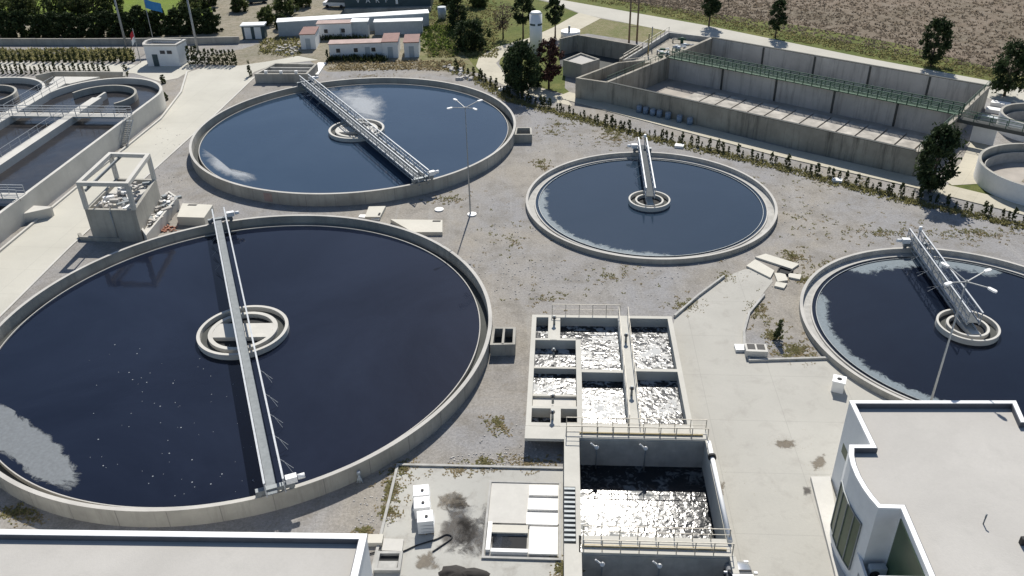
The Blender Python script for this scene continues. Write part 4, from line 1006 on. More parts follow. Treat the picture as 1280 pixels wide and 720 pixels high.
for i in range(9):
    f, g = r4.uniform(.12, .85), r4.uniform(.15, .85); p = P[0].lerp(P[3], f).lerp(P[1].lerp(P[2], f), g)
    where = 'near the middle' if i % 3 == 0 else ('toward the road' if f > .5 else 'toward the empty tank')
    a = thing('pump_unit', (p.x, p.y, 2.4), 'pump with pipe bend on the platform at the reservoir head', 'pump', 'pumps on the reservoir platform')
    an = r4.uniform(0, 3); d = Vector((cos(an), sin(an)))
    mb = MB(); mb.tube((p.x, p.y, 2.4), (p.x, p.y, 3.4), .28, n=12); mb.tube((*(p-d*.7), 3.1), (*(p+d*.7), 3.1), .2, n=12); mb.build('casing', r4.choice(('green_steel', 'steel', 'cab_grey')), a)
    mb = MB(); mb.tube((*(p+d*.7), 3.1), (*(p+d*1.6), 3.1), .13, n=10); mb.tube((*(p+d*1.6), 3.1), (*(p+d*1.6), 2.4), .13, n=10); mb.build('pipe', r4.choice(('steel', 'white', 'rail')), a)
p = at(810, 68, 2.4); mb = MB(); mb.tube((p.x, p.y, 2.4), (p.x, p.y, 6.0), .12, n=10); tag(mb.build('ochre_post', 'chan_yellow'), 'ochre post standing on the pump platform', 'post')
p = at(814, 60, 2.4); mb = MB(); mb.tube((p.x, p.y, 2.4), (p.x, p.y, 6.2), .10, n=10); tag(mb.build('vent_mast', 'rail'), 'thin brown mast behind the ochre post', 'post')
# round dish
p = at(713, 46); t = thing('concrete_manhole', (p.x, p.y, 0), 'pale round concrete lid with dark posts beside the empty tank', 'manhole')
mb = MB(); mb.tube((p.x, p.y, 0), (p.x, p.y, 1.2), 1.9, n=28); mb.build('ring', 'cover', t)
mb = MB(); mb.tube((p.x-.3, p.y-.6, 1.2), (p.x-.3, p.y-.6, 2.3), .22); mb.build('post', 'steel_dk', t)
# H pole
p = at(791, 53); t = thing('twin_pole', (p.x, p.y, 0), 'pair of tall brown utility posts beside the empty tank', 'utility pole')
for s in (-.75, .75):
    mb = MB(); mb.tube((p.x+s, p.y, 0), (p.x+s, p.y, 10.5), .2, .15, 10); mb.build('post', 'wood', t)
mb = MB()
for z in (3, 6, 8.5): mb.bar((p.x-.75, p.y, z), (p.x+.75, p.y, z), .12)
mb.build('crossbar', 'wood', t)

# walkway and white round tanks on the right
a, b = at(1199, 147, 3.2), at(1300, 168, 3.2)
t = thing('pipe_walkway', (a.x, a.y, 0), 'dark green elevated walkway leading right from the reservoir end', 'walkway')
mb = MB(); mb.wall([a.to_2d(), b.to_2d()], 1.1, 2.7, 3.2); mb.build('deck', 'conc_wet', t)
for s in (-.5, .5):
    nn = Vector((-(b-a).y, (b-a).x)).normalized()*s
    mb = MB(); mb.rail([a.to_2d()+nn, b.to_2d()+nn], 3.2, 1.0, 2, .05, (.5,), .07); mb.build('railing', 'green_steel', t)
mb = MB(); mb.wall([at(1212, 176), at(1241, 182)], .4, 0, 2.6); tag(mb.build('white_wall', 'white_wall'), 'short white wall under the elevated walkway', 'wall')
def round_tank(cx, cy, R, h, label):
    t = thing('round_tank', (cx, cy, 0), label, 'water tank', 'white walled round tanks')
    mb = MB(); mb.lathe(cx, cy, [(R, 0), (R, h)], 96); mb.build('wall', 'white_wall', t)
    mb = MB(); mb.lathe(cx, cy, [(R, h), (R-.35, h), (R-.35, .2)], 96); mb.build('rim', 'conc', t)
    mb = MB(); mb.ring(cx, cy, R-1.0, R-.9, .2, h-.9, 96); mb.build('inner_ring', 'conc_channel', t)
    mb = MB(); mb.sheet([(cx+(R-.3)*cos(2*pi*i/64), cy+(R-.3)*sin(2*pi*i/64)) for i in range(64)], .2); mb.build('floor', 'conc_floor', t)
    mb = MB(); n = 20; rr = random.Random(int(cx)); mb.sheet([(cx+.6+R*.35*rr.uniform(.8, 1.2)*cos(2*pi*i/n), cy+R*.3*rr.uniform(.8, 1.2)*sin(2*pi*i/n)) for i in range(n)], .23); mb.build('sludge_patch', 'dirt', t)
round_tank(65.9, 95.8, 7.8, 2.5, 'empty white walled round tank at the right edge below the walkway')
round_tank(74.6, 113.5, 5.2, 2.5, 'smaller round tank at the right edge above the walkway')
for i, (px, py, w_, h_) in enumerate(((1250, 132, 2.6, .5), (1243, 140, 2.4, .5), (1240, 151, 3.0, .6))):
    p = at(px, py); mb = MB(); mb.box(p.x, p.y, 0, w_, 1.4, h_, rad(-35)); tag(mb.build('cover_slab', 'cover' if i < 2 else 'cab_grey'), ['farthest white slab in the row right of the reservoir', 'middle white slab in the row right of the reservoir', 'grey framed slab nearest the walkway'][i], 'cover slab')
S('pavement', [(1200, 205), (1216, 172), (1240, 185), (1224, 230), (1190, 232), (1178, 224)], .05, 'path')

# ------------------------------------------------------------------ hut and top-left
hp = [Vector((-66.2, 157.0)), Vector((-65.8, 155.9)), Vector((-59.9, 155.4)), Vector((-59.3, 158.6)), Vector((-65.6, 159.6)), Vector((-66.3, 158.6))]
t = thing('gate_hut', (-63, 157, 0), 'small white hut with rounded parapet beside the row of cypresses', 'hut')
mb = MB(); mb.wall(hp, .3, 0, 3.7, True); mb.build('wall', 'white_wall', t)
mb = MB(); mb.wall(hp, .5, 3.7, 4.0, True); mb.build('parapet_cap', 'conc_top', t)
mb = MB(); mb.prism(hp, 3.2, 3.35); mb.build('roof', 'conc_old', t)
mb = MB(); q = Vector((-64.2, 155.6)); mb.box(q.x, q.y, 0, 1.0, .12, 2.2, rad(-5)); mb.build('door', 'teal', t)
for s in (-62.6, -61.3):
    mb = MB(); mb.box(s, 155.44-(s+62)*.085, 2.3, .9, .15, .6, rad(-5)); mb.build('window', 'dkgrey_glass', t)
# flags
def flag(x, y, h, mats, label, wdir):
    t = thing('flag_pole', (x, y, 0), label, 'flag', None)
    mb = MB(); mb.tube((x, y, 0), (x, y, h), .09, .05, 10); mb.build('pole', 'pole', t)
    for k, mt in enumerate(mats):
        mb = MB(); mb.smooth = True; n = 8; vs = []
        for i in range(n+1):
            f = i/n; dx = wdir*f*(.75 if len(mats) > 1 else 1.9); z1 = h-.2-k*1.0-f*.9; z0 = z1-(1.0 if len(mats) > 1 else 1.7)
            vs += [(x+dx, y+.12*sin(f*9), z1), (x+dx, y+.12*sin(f*9+1), z0)]
        mb.add(vs, [[2*i, 2*i+1, 2*i+3, 2*i+2] for i in range(n)]); mb.build('cloth', mt, t)
flag(*at(176, 78).to_2d(), 6.2, ('red', 'white'), 'hanging red and white flag on a pole beside the hut', -1)
flag(*at(194, 60).to_2d(), 9.5, ('blue_flag',), 'large blue flag flying behind the hut', 1.6)
for px, py, h, lab in ((158, 58, 12, 'thick grey mast in front of the dark hedge, left of the hut'), (248, 66, 11, 'tall pale pole standing behind the cypress row by the hut')):
    p = at(px, py); t = thing('utility_pole', (p.x, p.y, 0), lab, 'utility pole', 'tall grey poles by the hedge')
    mb = MB(); mb.tube((p.x, p.y, 0), (p.x, p.y, h), .24, .15, 12); mb.build('mast', 'pole', t)
    mb = MB(); mb.bar((p.x-.9, p.y, h-.5), (p.x+.9, p.y, h-.5), .14); mb.build('crossarm', 'pole', t)
for px, lab in ((20, 'slanted thin pole above the hedge at the far left'), (72, 'slanted thin pole above the hedge, second from the left edge')):
    p = at(px, 20); t = thing('utility_pole', (p.x, p.y, 0), lab, 'utility pole'); mb = MB(); mb.tube((p.x, p.y, 0), (p.x-1.5, p.y, 7), .13); mb.build('mast', 'pole', t)
# perimeter wall
mb = MB(); mb.wall([at(-40, 56), at(88, 56.5), at(180, 56), at(300, 54)], .3, 0, 1.3); tag(mb.build('perimeter_wall', 'conc'), 'long low grey perimeter wall in front of the dark hedge', 'wall')
p = at(318, 49); t = thing('toilet_cabin', (p.x, p.y, 0), 'grey double door cabin with white roof standing alone left of the long shed', 'cabin')
mb = MB(); mb.box(p.x, p.y+1, 0, 4.4, 2.2, 2.6, rad(2)); mb.build('wall', 'teal', t)
mb = MB(); mb.box(p.x, p.y+1, 2.6, 4.8, 2.6, .25, rad(2)); mb.build('roof', 'white', t)
for s in (-1.05, .95):
    mb = MB(); mb.box(p.x+s, p.y-.14, .1, 1.3, .1, 2.3, rad(2)); mb.build('door', 'white_wall', t)

# ------------------------------------------------------------------ cabins
def cabin(x0, x1, y0, dep, h, label, roof, wallm='white_wall', wins=0, door=True, ang=rad(2), gable=False, grp='site cabins'):
    a = Vector((x0, y0)); d = Vector((cos(ang), sin(ang))); n = Vector((-d.y, d.x)); L = (x1-x0)
    t = thing('site_cabin', (x0, y0, 0), label, 'cabin', grp)
    mb = MB(); mb.prism([a, a+d*L, a+d*L+n*dep, a+n*dep], 0, h); mb.build('wall', wallm, t)
    e = .12; P0 = [a-d*e-n*e, a+d*(L+e)-n*e, a+d*(L+e)+n*(dep+e), a-d*e+n*(dep+e)]
    mb = MB()
    if gable:
        vs = [(*P0[0], h), (*P0[1], h), (*P0[2], h), (*P0[3], h), (*((P0[0]+P0[1])/2), h+.6), (*((P0[2]+P0[3])/2), h+.6)]
        mb.add(vs, [[0, 4, 5, 3], [4, 1, 2, 5], [0, 1, 4], [2, 3, 5], [3, 2, 1, 0]])
    else: mb.prism(P0, h, h+.14)
    mb.build('roof', roof, t)
    for i in range(wins):
        q = a+d*(L*(i+.5)/wins)-n*.03; mb = MB(); mb.box(q.x, q.y, 1.1, .9, .08, .9, ang); f = mb.build('window', 'white', t)
        mb = MB(); mb.box(q.x-n.x*.03, q.y-n.y*.03, 1.18, .74, .08, .74, ang); mb.build('pane', 'dkgrey_glass', f)
    if door:
        q = a+d*(L*.72 if wins else L*.5)-n*.04; mb = MB(); mb.box(q.x, q.y, .05, .9, .08, 2.0, ang); mb.build('door', 'cab_grey', t)
    return t
x, y = at(413, 74).to_2d(); cabin(x, at(478, 74).x, y, 2.6, 2.7, 'long low white cabin with faded pink roof and three windows, front row', 'rust_roof', wins=3)
x, y = at(479, 73).to_2d(); cabin(x, at(498, 73).x, y+.1, 6.0, 2.9, 'white cabin with deep red roof joined to the front row cabin', 'red_roof')
x, y = at(506, 72).to_2d(); cabin(x, at(524, 72).x, y, 5.5, 2.7, 'separate small white cabin with red roof at the right end of the front row', 'red_roof')
x, y = at(377, 62).to_2d(); cabin(x, at(395, 62).x, y, 5.5, 2.8, 'small white cabin with red roof at the left beside the trees', 'red_roof')
x, y = at(398, 49).to_2d(); cabin(x, at(440, 49).x, y, 2.6, 2.9, 'grey white cabin with pinkish roof in the middle row', 'rust_roof', 'white_wall', 2)
x, y = at(441, 47).to_2d(); cabin(x, at(461, 47).x, y, 2.6, 3.0, 'short white container cabin in the middle row', 'white', 'cab_grey')
x, y = at(469, 44).to_2d(); cabin(x, at(528, 44).x, y, 2.2, 2.5, 'long white container cabin in the middle row at the right', 'white', 'cab_grey', 0)
x, y = at(349, 46).to_2d(); q_ = at(537, 34).to_2d(); cabin(x, x+(q_-Vector((x, y))).length, y, 3.0, 2.8, 'very long shed with bright white roof behind all the cabins', 'white', 'cab_grey', 0, False, ang=math.atan2(q_.y-y, q_.x-x), grp=None)
# green building with letters
x, y = at(432, 15).to_2d(); L = at(540, 10).x-x
t = thing('green_building', (x, y, 0), 'dark green building with pale letters behind the long shed', 'building')
mb = MB(); mb.box(x+L/2, y+4, 0, L, 8, 6, 0); mb.build('wall', 'teal', t)
mb = MB(); mb.box(x+L/2, y+4, 6, L+.5, 8.5, .2, 0); mb.build('roof', 'teal', t)
mb = MB(); mb.box(x+L/2, y-.6, 0, L, 1.2, .9, 0); mb.build('plinth', 'conc', t)
for i, ch_ in enumerate('VARF'):
    cu = bpy.data.curves.new('letter', 'FONT'); cu.body = ch_; cu.size = 1.5; cu.extrude = .04; cu.materials.append(MT['cover'])
    tmp = bpy.data.objects.new('tmp', cu); C.objects.link(tmp); bpy.context.view_layer.update()
    me = bpy.data.meshes.new_from_object(tmp.evaluated_get(bpy.context.evaluated_depsgraph_get())); bpy.data.objects.remove(tmp); bpy.data.curves.remove(cu)
    if not me.materials: me.materials.append(MT['cover'])
    lo = bpy.data.objects.new('letter', me); C.objects.link(lo); lo.parent = t; q = at(444+i*12, 5, 2.0)
    lo.location = (q.x-x, -.06, 1.9); lo.rotation_euler = (rad(90), 0, 0)
mb = MB(); q = at(494, 5, 2.2); mb.box(q.x, y-.06, 1.5, .5, .1, 2.4); mb.build('sign_bar', 'cover', t)
# vehicles near the green building
def vehicle(px, py, label, mat, rz, cat='van', s=1.0):
    t = local_thing('parked_van', label, cat, 'vehicles parked by the green building')
    mb = MB(); mb.prism([(-2.3, -.9), (2.3, -.9), (2.3, .9), (-2.3, .9)], .4, 1.1); mb.build('body', mat, t)
    mb = MB(); vs = [(-2.25, -.88, 1.1), (1.6, -.88, 1.1), (1.6, .88, 1.1), (-2.25, .88, 1.1), (-2.0, -.75, 1.9), (.8, -.75, 1.9), (.8, .75, 1.9), (-2.0, .75, 1.9)]
    mb.add(vs, [[0, 1, 5, 4], [1, 2, 6, 5], [2, 3, 7, 6], [3, 0, 4, 7]]); mb.build('windows', 'dkgrey_glass', t)
    mb = MB(); mb.prism([(-2.02, -.77), (.82, -.77), (.82, .77), (-2.02, .77)], 1.9, 1.97); mb.build('roof', mat, t)
    for a_ in (-1.45, 1.45):
        for b_ in (-.82, .82): mb = MB(); mb.tube((a_, b_-.1, .34), (a_, b_+.1, .34), .34, n=16); mb.build('wheel', 'black', t)
    q = at(px, py); t.location = (q.x, q.y, 0); t.rotation_euler = (0, 0, rz); t.scale = (s, s, s)
vehicle(420, 9, 'white van parked left of the dark green building', 'white', rad(170), s=1.15)
vehicle(322, 4, 'dark car parked among the trees at the top left', 'teal', rad(20), 'car')
# white silo
p = at(670, 66); t = thing('white_silo', (p.x, p.y, 0), 'tall slim white silo with dark band behind the dark trees', 'silo')
mb = MB(); mb.smooth = True; mb.tube((p.x, p.y, 0), (p.x, p.y, 7.2), 1.15, n=32); mb.tube((p.x, p.y, 7.2), (p.x, p.y, 7.55), 1.15, .8, n=32); mb.build('shell', 'white', t)
mb = MB(); mb.ring(p.x, p.y, 1.1, 1.17, 5.2, 5.55, 48, rad(200), rad(262)); mb.ring(p.x, p.y, 1.1, 1.17, 5.2, 5.55, 48, rad(285), rad(345)); mb.build('band', 'teal', t)
p = at(553, 24); mb = MB(); mb.tube((p.x, p.y, 0), (p.x, p.y, 2.6), .9, n=20); tag(mb.build('grey_tank', 'cab_grey'), 'grey upright cylinder tank left of the tall dark tree', 'tank')

# ------------------------------------------------------------------ vegetation
def blob_leaves(mb, R_, n, size, env, clumps, rr, up_=.3):
    """env(z 0..1)->radius 0..1 ; leaves in clumps spread through the crown volume"""
    cl = []; p1, p2 = rr.uniform(0, 6), rr.uniform(0, 6)
    for i in range(clumps):
        z = rr.random(); a = rr.uniform(0, 2*pi); wob = 1+.20*sin(2*a+p1+z*3)+.13*sin(5*a+p2+z*9) if R_[0] > 1 else 1
        r_ = env(z)*math.sqrt(rr.uniform(.12, 1))*wob; cl.append((r_*cos(a)*R_[0], r_*sin(a)*R_[0], z*R_[1], rr.uniform(.5, 1.3)))
    cs = R_[0]*(.22 if R_[0] > 1 else .30)
    for i in range(n):
        c = cl[i % clumps]; k = cs*c[3]; p = Vector((c[0]+rr.gauss(0, k*.55), c[1]+rr.gauss(0, k*.55), c[2]+rr.gauss(0, k*.6)))
        q = Vector((rr.gauss(0, 1), rr.gauss(0, 1), rr.gauss(0, 1)+up_)).normalized(); a = q.orthogonal().normalized(); b = q.cross(a)
        s = size*rr.uniform(.5, 1.3); b_ = b*s*.55; a_ = a*s
        mb.add([p-a_, p+b_, p+a_, p-b_], [[0, 1, 2, 3]])
ENV = dict(cone=lambda z: .08+.95*(1-z)**.8*(1 if z > .12 else .75+z*2), oval=lambda z: math.sqrt(max(.02, 1-(2*z-1)**2))*(1.08-.25*z), round=lambda z: math.sqrt(max(.05, 1-(1.7*z-.75)**2)), column=lambda z: (.95-.55*z**2.2)*(1 if z > .08 else .7), spread=lambda z: .35+.65*z)
def tree(px, py, h, rad_, shape, leafm, label, n=2600, size=.28, trunk=.18, clumps=70, crown0=.2, seed=1, name='tree', limbs=5, grp=None, x=None):
    rr = random.Random(seed); p = at(px, py) if x is None else x
    t = thing(name, (p.x, p.y, 0), label, 'tree', grp); z0 = h*crown0
    mb = MB(); mb.tube((p.x, p.y, -.1), (p.x, p.y, h*.55), trunk, trunk*.5, 9); mb.tube((p.x, p.y, h*.55), (p.x+.1, p.y, h*.9), trunk*.5, .03, 7)
    for i in range(limbs):
        a = rr.uniform(0, 2*pi); zz = z0+rr.uniform(.05, .5)*(h-z0); e = Vector((p.x+cos(a)*rad_*.75, p.y+sin(a)*rad_*.75, zz+rad_*.6)); mb.tube((p.x, p.y, zz-.2), e, trunk*.4, .03, 6)
    mb.build('trunk', 'bark', t)
    m2 = MB(); blob_leaves(m2, (rad_, h-z0), int(n*1.3), size*.9, ENV[shape], clumps, rr)
    m2.v = [(v[0]+p.x, v[1]+p.y, v[2]+z0) for v in m2.v]
    m2.build('crown', leafm, t); return t
tree(1162, 240, 8.1, 2.5, 'oval', 'leaf_dark', 'dark dense oval tree in front of the right end of the reservoir', 4200, .27, .22, 110, .10, 1)
tree(1255, 120, 8.0, 2.6, 'round', 'leaf_dark', 'dark tree by the road at the right edge', 3600, .28, .22, 80, .16, 2)
tree(1163, 83, 8.0, 2.35, 'oval', 'leaf_dark', 'dark pointed tree on the verge beyond the right half of the reservoir', 3400, .28, .22, 80, .13, 3)
tree(969, 47, 7.0, 1.7, 'oval', 'leaf_dark', 'slim dark tree on the verge beyond the reservoir centre', 2400, .26, .18, 60, .25, 4)
tree(886, 33, 7.8, 2.0, 'round', 'leaf_dark', 'dark round tree at the picture top beyond the reservoir left corner', 2600, .28, .2, 60, .32, 5)
tree(654, 48, 9.2, 2.1, 'oval', 'leaf_dark', 'tall dark tree with bare stem left of the white silo', 3000, .28, .2, 70, .34, 6)
tree(694, 47, 7.6, 1.6, 'oval', 'leaf_dark', 'dark tree with bare stem right of the white silo', 2200, .27, .18, 50, .38, 7)
tree(652, 117, 8.2, 3.0, 'oval', 'leaf_dark', 'big dark conifer in front of the white silo at the path bend', 4800, .28, .25, 120, .10, 8)
tree(640, 108, 6.0, 1.9, 'oval', 'leaf_dark', 'smaller dark conifer left of the big conifer at the path bend', 2600, .27, .2, 70, .08, 18)
tree(686, 110, 8.3, 1.9, 'oval', 'leaf_red', 'reddish brown tree right of the big conifer', 2600, .26, .2, 60, .2, 9)
tree(668, 108, 3.6, 1.6, 'round', 'leaf_dark', 'low dark bush between the big conifer and the reddish tree', 1500, .25, .12, 40, .02, 10, 'bush')
tree(590, 61, 5.0, 3.0, 'round', 'leaf_dark', 'broad round dark bush left of the bare tree', 3600, .28, .2, 100, .05, 11, 'bush')
tree(573, 34, 7.6, 2.2, 'column', 'leaf_dark', 'tall dark column tree at the top right of the cabins', 3200, .28, .22, 80, .05, 12)
tree(629, 48, 6.4, 2.8, 'spread', 'leaf_bare', 'bare brown leafless tree between dark trees', 800, .20, .18, 60, .3, 13, limbs=18)
tree(358, 18, 4.6, 2.7, 'round', 'leaf_mid', 'green round tree behind the left end of the long shed', 2600, .32, .2, 60, .1, 14)
tree(335, 31, 3.4, 1.8, 'round', 'leaf_mid', 'small green tree right of the hedge end', 1800, .3, .15, 50, .1, 15)
tree(352, 36, 3.0, 1.4, 'round', 'leaf_cyp', 'small dark tree beside the left end of the long shed', 1400, .3, .15, 40, .1, 16)
tree(475, 8, 4.6, 2.2, 'round', 'leaf_mid', 'green tree growing in front of the dark green building', 1800, .32, .2, 40, .1, 17)
k = 0
for px, py, h, r_, m in ((5, 22, 6, 4, 'leaf_mid'), (35, 20, 5.5, 3.5, 'leaf_cyp'), (62, 22, 6.5, 4, 'leaf_mid'), (92, 20, 5.5, 3.8, 'leaf_mid'), (120, 20, 5.5, 3.8, 'leaf_cyp'), (142, 18, 5, 3.0, 'leaf_mid'), (240, 16, 3.2, 2.6, 'leaf_mid'), (262, 8, 3.5, 2.8, 'leaf_cyp'), (300, 14, 3.2, 2.0, 'leaf_mid'), (378, 8, 4.2, 2.6, 'leaf_mid'), (510, 4, 5, 3.0, 'leaf_cyp'), (598, 8, 4, 2.4, 'leaf_mid'), (560, 6, 4.5, 2.4, 'leaf_cyp')):
    tree(px, py, h, r_, 'round', m, ['leafy tree in the grove behind the dark hedge, %s' % s for s in ('at the left picture edge', 'second from the left edge', 'third from the left edge', 'left of the grey mast', 'just left of the grey mast', 'right beside the grey mast')][k] if k < 6 else ['low bush behind the hedge near the pale pole', 'bush at the picture top right of the pale pole', 'small bush above the end of the hedge', 'tree left of the white van', 'tree before the right end of the green building', 'bush at picture top right of the column tree', 'tree at picture top left of the column tree'][k-6], 1500, .38, .2, 50, .1, 30+k); k += 1

# hedge of single conifers
def shrub_proto(name, label, cat, grp, R_, Hh, n, size, shape, leafm, seed, clumps=24):
    rr = random.Random(seed); mb = MB(); blob_leaves(mb, (R_, Hh), n, size, ENV[shape], clumps, rr)
    for i in range(len(mb.v)): pass
    o = mb.build(name, leafm, org=(0, 0, 0)); return tag(o, label, cat, grp)
def row(protos, pts, scale=(.85, 1.15), rr=random.Random(9)):
    used = set()
    for i, p in enumerate(pts):
        pr = protos[i % len(protos)]
        o = pr if pr.name not in used else pr.copy()
        if pr.name in used: C.objects.link(o)
        used.add(pr.name)
        s = rr.uniform(*scale); o.location = (p.x, p.y, 0); o.scale = (s, s, s*rr.uniform(.92, 1.1)); o.rotation_euler = (0, 0, rr.uniform(0, 6.28))
def along(pix, n, jit=.0, rr=random.Random(4)):
    P = [at(*p) for p in pix]; L = [0]
    for a, b in zip(P[:-1], P[1:]): L.append(L[-1]+(b-a).length)
    out = []
    for i in range(n):
        s = L[-1]*(i+.5)/n; k = max(j for j in range(len(L)-1) if L[j] <= s); f = (s-L[k])/(L[k+1]-L[k])
        q = P[k].lerp(P[k+1], f); out.append(q+Vector((rr.uniform(-jit, jit), rr.uniform(-jit, jit), 0)))
    return out
hg = [shrub_proto('hedge_conifer', 'dense dark conifer in the tall hedge row behind the perimeter wall', 'conifer', 'conifers of the tall hedge', 1.7, 5.0, 1500, .34, 'column', 'leaf_hedge', 50+i, 40) for i in range(3)]
row(hg, along([(-30, 46), (90, 46), (180, 45), (275, 40)], 34, .3), (.85, 1.05))
a1 = [shrub_proto('cypress_shrub', 'small upright cypress in the far row behind the white path, left', 'cypress', 'far row of cypress shrubs left of the hut', .36, 2.3, 520, .13, 'column', 'leaf_cyp', 60+i, 40) for i in range(2)]
row(a1, along([(-5, 78), (60, 78), (170, 77)], 25, .1), (.75, 1.1))
a2 = [shrub_proto('cypress_shrub', 'small upright cypress in the near row between white path and ditch', 'cypress', 'near row of cypress shrubs by the ditch', .30, 1.8, 420, .12, 'column', 'leaf_cyp', 70+i, 34) for i in range(2)]
row(a2, along([(-5, 92), (60, 92), (140, 91)], 24, .05), (.75, 1.1))
a3 = [shrub_proto('cypress_shrub', 'upright cypress in the short row right of the white hut', 'cypress', 'row of cypress shrubs right of the hut', .45, 2.9, 700, .13, 'column', 'leaf_cyp', 80+i, 48) for i in range(2)]
row(a3, along([(235, 80), (297, 81)], 12, .05), (.85, 1.05))
a4 = [shrub_proto('young_cypress', 'small dark shrub in the line along the perimeter path', 'shrub', 'shrubs along the perimeter path', .27, 1.3, 260, .11, 'column', 'leaf_cyp', 90+i, 24) for i in range(3)]
row(a4, along([(566, 84), (600, 98), (640, 122), (716, 143), (800, 167), (960, 202), (1130, 246), (1290, 280)], 100, .35), (.5, 1.25))
for px, py, h, lab in ((313, 95, 2.6, 'single small cypress left of the concrete trap'), (410, 78, 2.2, 'single small cypress left of the front cabin'), (205, 104, 1.4, 'small round bush at the road bend by the hut'), (190, 147, 1.6, 'small dark shrub on the verge by the ditch wall'), (207, 125, 1.2, 'small shrub between road and ditch end'), (972, 425, 2.2, 'young dark pine on the gravel beside the condenser unit'), (158, 95, 2.0, 'low dark bush at the end of the ditch')):
    p = at(px, py); o = shrub_proto('shrub', lab, 'shrub', None, .45 if h < 2.1 else .42, h, 520, .13, 'cone' if h > 2 else 'round', 'leaf_cyp', int(px), 40); o.location = (p.x, p.y, 0)

# weeds and tufts (uncountable)
def tufts(name, label, regions, leafm, size, hh, kind='stuff', seed=1, cat='weeds'):
    rr = random.Random(seed); mb = MB()
    for (px, py, rx, ry, n) in regions:
        for i in range(int(n*.55)):
            a = rr.uniform(0, 2*pi); f = min(2.2, abs(rr.gauss(0, .85))); p = at(px+rx*f*cos(a), py+ry*f*sin(a))
            if any((p.x-T_[0])**2+(p.y-T_[1])**2 < (T_[2]+.2)**2 for T_ in TANKS.values()): continue
            for k in range(5):
                an = rr.uniform(0, 2*pi); d = Vector((cos(an), sin(an), 0)); w = Vector((-d.y, d.x, 0))*size*.35; b = p+Vector((rr.gauss(0, size*.6), rr.gauss(0, size*.6), 0)); e = b+d*size*.9+Vector((0, 0, hh*rr.uniform(.4, 1.1)))
                mb.add([b-w, b+w, e+w*.3, e-w*.3], [[0, 1, 2, 3]])
    return tag(mb.build(name, leafm), label, cat, kind=kind)
W = [(770, 172, 25, 8, 160), (690, 165, 12, 4, 40), (700, 155, 20, 4, 60), (760, 165, 8, 4, 50), (676, 202, 8, 3, 40), (676, 208, 7, 2, 30), (490, 612, 8, 18, 100), (503, 585, 8, 8, 70), (484, 640, 6, 6, 60), (455, 663, 8, 4, 40), (622, 530, 10, 8, 70), (605, 580, 15, 8, 60), (990, 320, 12, 6, 110), (1005, 350, 10, 4, 50), (945, 385, 10, 10, 70), (965, 420, 12, 12, 90), (995, 438, 15, 8, 150), (1040, 330, 30, 8, 60), (860, 380, 15, 8, 80), (1100, 290, 60, 10, 120), (1220, 290, 50, 8, 160), (905, 345, 8, 5, 40), (930, 272, 10, 2, 0), (760, 345, 60, 12, 50), (640, 300, 30, 20, 50), (560, 248, 20, 5, 60), (690, 372, 30, 8, 30), (20, 640, 30, 8, 120), (700, 712, 8, 10, 60), (1000, 270, 60, 20, 60), (1020, 225, 80, 12, 60)]
tufts('weeds', 'green and yellow weeds scattered over the gravel yard', W, 'leaf_weed', .20, .10, seed=1)
tufts('weeds', 'dry ochre weeds scattered over the gravel yard', [(x+4, y+3, rx*1.3+3, ry*1.2+1, int(n*.7)) for x, y, rx, ry, n in W]+[(620, 640, 6, 4, 0), (660, 580, 30, 8, 90), (470, 95, 60, 3, 90), (570, 590, 20, 8, 60)], 'leaf_dry', .2, .08, seed=2)
tufts('weeds', 'scattered dry leaves and dirt on the courtyard', [(980, 552, 24, 6, 120), (1022, 585, 14, 8, 90), (1002, 560, 30, 14, 60), (908, 600, 8, 20, 20), (960, 620, 40, 30, 20)], 'leaf_dry', .12, .04, seed=12)
hw_ = along([(560, 84), (600, 99), (640, 124), (716, 145), (800, 169), (960, 205), (1130, 249), (1290, 284)], 60)
rr = random.Random(8)
def tuft_line(name, label, pts, spread, n, leafm, size, hh, seed, cat='weeds'):
    rr = random.Random(seed); mb = MB()
    for i in range(n):
        p = rr.choice(pts)+Vector((rr.uniform(-1.2, 1.2), rr.gauss(0, spread), 0)); k_ = 4
        for k in range(k_):
            an = rr.uniform(0, 2*pi); d = Vector((cos(an), sin(an), 0)); w = Vector((-d.y, d.x, 0))*size*.35; b = p+Vector((rr.gauss(0, size*.5), rr.gauss(0, size*.5), 0)); e = b+d*size*.8+Vector((0, 0, hh*rr.uniform(.3, 1.1)))
            mb.add([b-w, b+w, e+w*.3, e-w*.3], [[0, 1, 2, 3]])
    return tag(mb.build(name, leafm), label, cat, kind='stuff')
tuft_line('weeds', 'low weeds lining the perimeter path', along([(560, 86), (600, 101), (640, 126), (716, 146), (800, 170), (960, 206), (1130, 250), (1290, 286)], 300), .45, 2600, 'leaf_weed', .24, .3, 5)
# brush in the brown field and verge grass
def field_tufts(name, label, x0, x1, yfun, n, leafm, size, hh, seed, cat):
    rr = random.Random(seed); mb = MB()
    for i in range(n):
        x = rr.uniform(x0, x1); lo, hi = yfun(x)
        if lo >= hi: continue
        p = at(x, rr.uniform(lo, hi))
        for k in range(4):
            an = rr.uniform(0, 2*pi); d = Vector((cos(an), sin(an), 0)); w = Vector((-d.y, d.x, 0))*size*.4; b = p+Vector((rr.gauss(0, size*.6), rr.gauss(0, size*.6), 0)); e = b+d*size*.8+Vector((0, 0, hh*rr.uniform(.3, 1.2)))
            mb.add([b-w, b+w, e+w*.3, e-w*.3], [[0, 1, 2, 3]])
    return tag(mb.build(name, leafm), label, cat, kind='stuff')
fl = lambda x: -5+(x-700)*.185
field_tufts('dry_brush', 'dry brown brush covering the field beyond the road', 760, 1310, lambda x: (-8, 2+(x-780)*.19), 3600, 'leaf_brush', .42, .3, 6, 'brush')
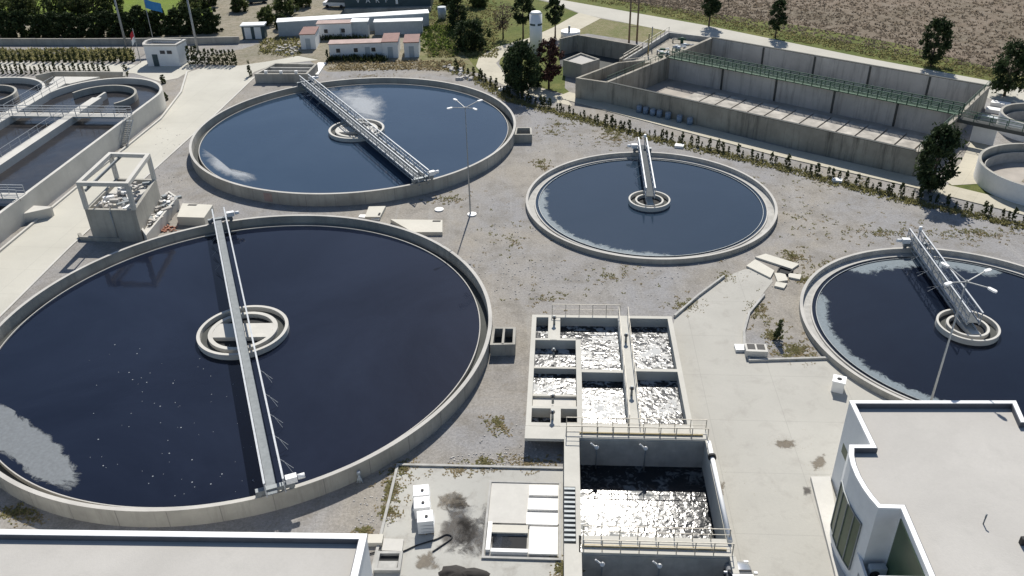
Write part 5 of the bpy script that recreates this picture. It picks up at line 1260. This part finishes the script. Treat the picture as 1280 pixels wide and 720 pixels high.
field_tufts('verge_grass', 'green grass along the far edge of the road', 700, 1300, lambda x: (0+(x-780)*.19, 8+(x-750)*.195-4), 1500, 'leaf_weed', .35, .3, 7, 'grass')
field_tufts('rough_grass', 'rough grass around the silo trees', 535, 622, lambda x: (2, 72), 1500, 'leaf_weed', .35, .3, 8, 'grass')
field_tufts('shrubbery', 'bright green rambling shrubs right of the cabins', 528, 572, lambda x: (30+8*sin(x*.4), 64+8*cos(x*.3)), 330, 'leaf_bright', .6, .5, 9, 'shrubs')
field_tufts('shrubbery', 'scrubby plants and rubbish between trap and long shed', 325, 376, lambda x: (48, 70), 260, 'leaf_weed', .4, .4, 10, 'shrubs')
field_tufts('weeds', 'low weeds in front of the cabins', 410, 580, lambda x: (76, 88), 600, 'leaf_dry', .35, .3, 12, 'weeds')
field_tufts('weeds', 'weeds under the far cypress row', 0, 165, lambda x: (62, 76), 700, 'leaf_weed', .5, .5, 13, 'weeds')
field_tufts('shrubbery', 'dark low shrubs along the front wall of the cabins', 412, 482, lambda x: (73, 77.5), 170, 'leaf_cyp', .35, .9, 22, 'shrubs')
field_tufts('shrubbery', 'dark low shrubs before the middle row of cabins', 398, 462, lambda x: (48, 51), 90, 'leaf_cyp', .35, .9, 23, 'shrubs')
# stones
def stones(name, label, regions, s0, s1, seed):
    rr = random.Random(seed); mb = MB()
    for (px, py, rx, ry, n) in regions:
        for i in range(n):
            p = at(px+rx*rr.uniform(-1, 1), py+ry*rr.uniform(-1, 1))
            if any((p.x-T_[0])**2+(p.y-T_[1])**2 < (T_[2]+.3)**2 for T_ in TANKS.values()): continue
            s = rr.uniform(s0, s1); a = rr.uniform(0, 3); vs = []
            for k in range(5): vs.append((p.x+s*cos(a+k*1.257)*rr.uniform(.7, 1.2), p.y+s*sin(a+k*1.257)*rr.uniform(.7, 1.2), 0))
            for k in range(5): vs.append((p.x+.6*s*cos(a+k*1.257), p.y+.6*s*sin(a+k*1.257), s*.8*rr.uniform(.6, 1)))
            mb.add(vs, [[k, (k+1) % 5, 5+(k+1) % 5, 5+k] for k in range(5)]+[[5, 6, 7, 8, 9]])
    return tag(mb.build(name, 'stone'), label, 'stones', kind='stuff')
stones('loose_stones', 'small loose stones on the gravel yard', [(640, 300, 60, 60, 120), (900, 300, 120, 60, 160), (1000, 240, 200, 30, 200), (610, 575, 50, 9, 120), (640, 560, 40, 30, 100), (470, 640, 30, 20, 60), (700, 350, 150, 25, 200), (720, 170, 60, 20, 90), (210, 200, 20, 40, 60)], .04, .11, 3)
stones('boulders', 'pale broken blocks above the far tank', [(570, 88, 8, 3, 14), (582, 97, 10, 3, 16), (560, 84, 6, 2, 6)], .3, .7, 4)
stones('boulders', 'rubble pieces beside the concrete trap', [(360, 62, 14, 6, 40)], .25, .6, 5)
for px, py, lab in ((1046, 227, 'flat pale block on the gravel by the hedge line'), (849, 184, 'small square cover frame behind the middle tank'), (628, 113, 'white stone beside the big conifer'), (1085, 12, ''), ):
    if lab:
        p = at(px, py); mb = MB(); mb.box(p.x, p.y, 0, 1.2, .9, .35, rad(-20)); tag(mb.build('concrete_block', 'cover'), lab, 'concrete block')
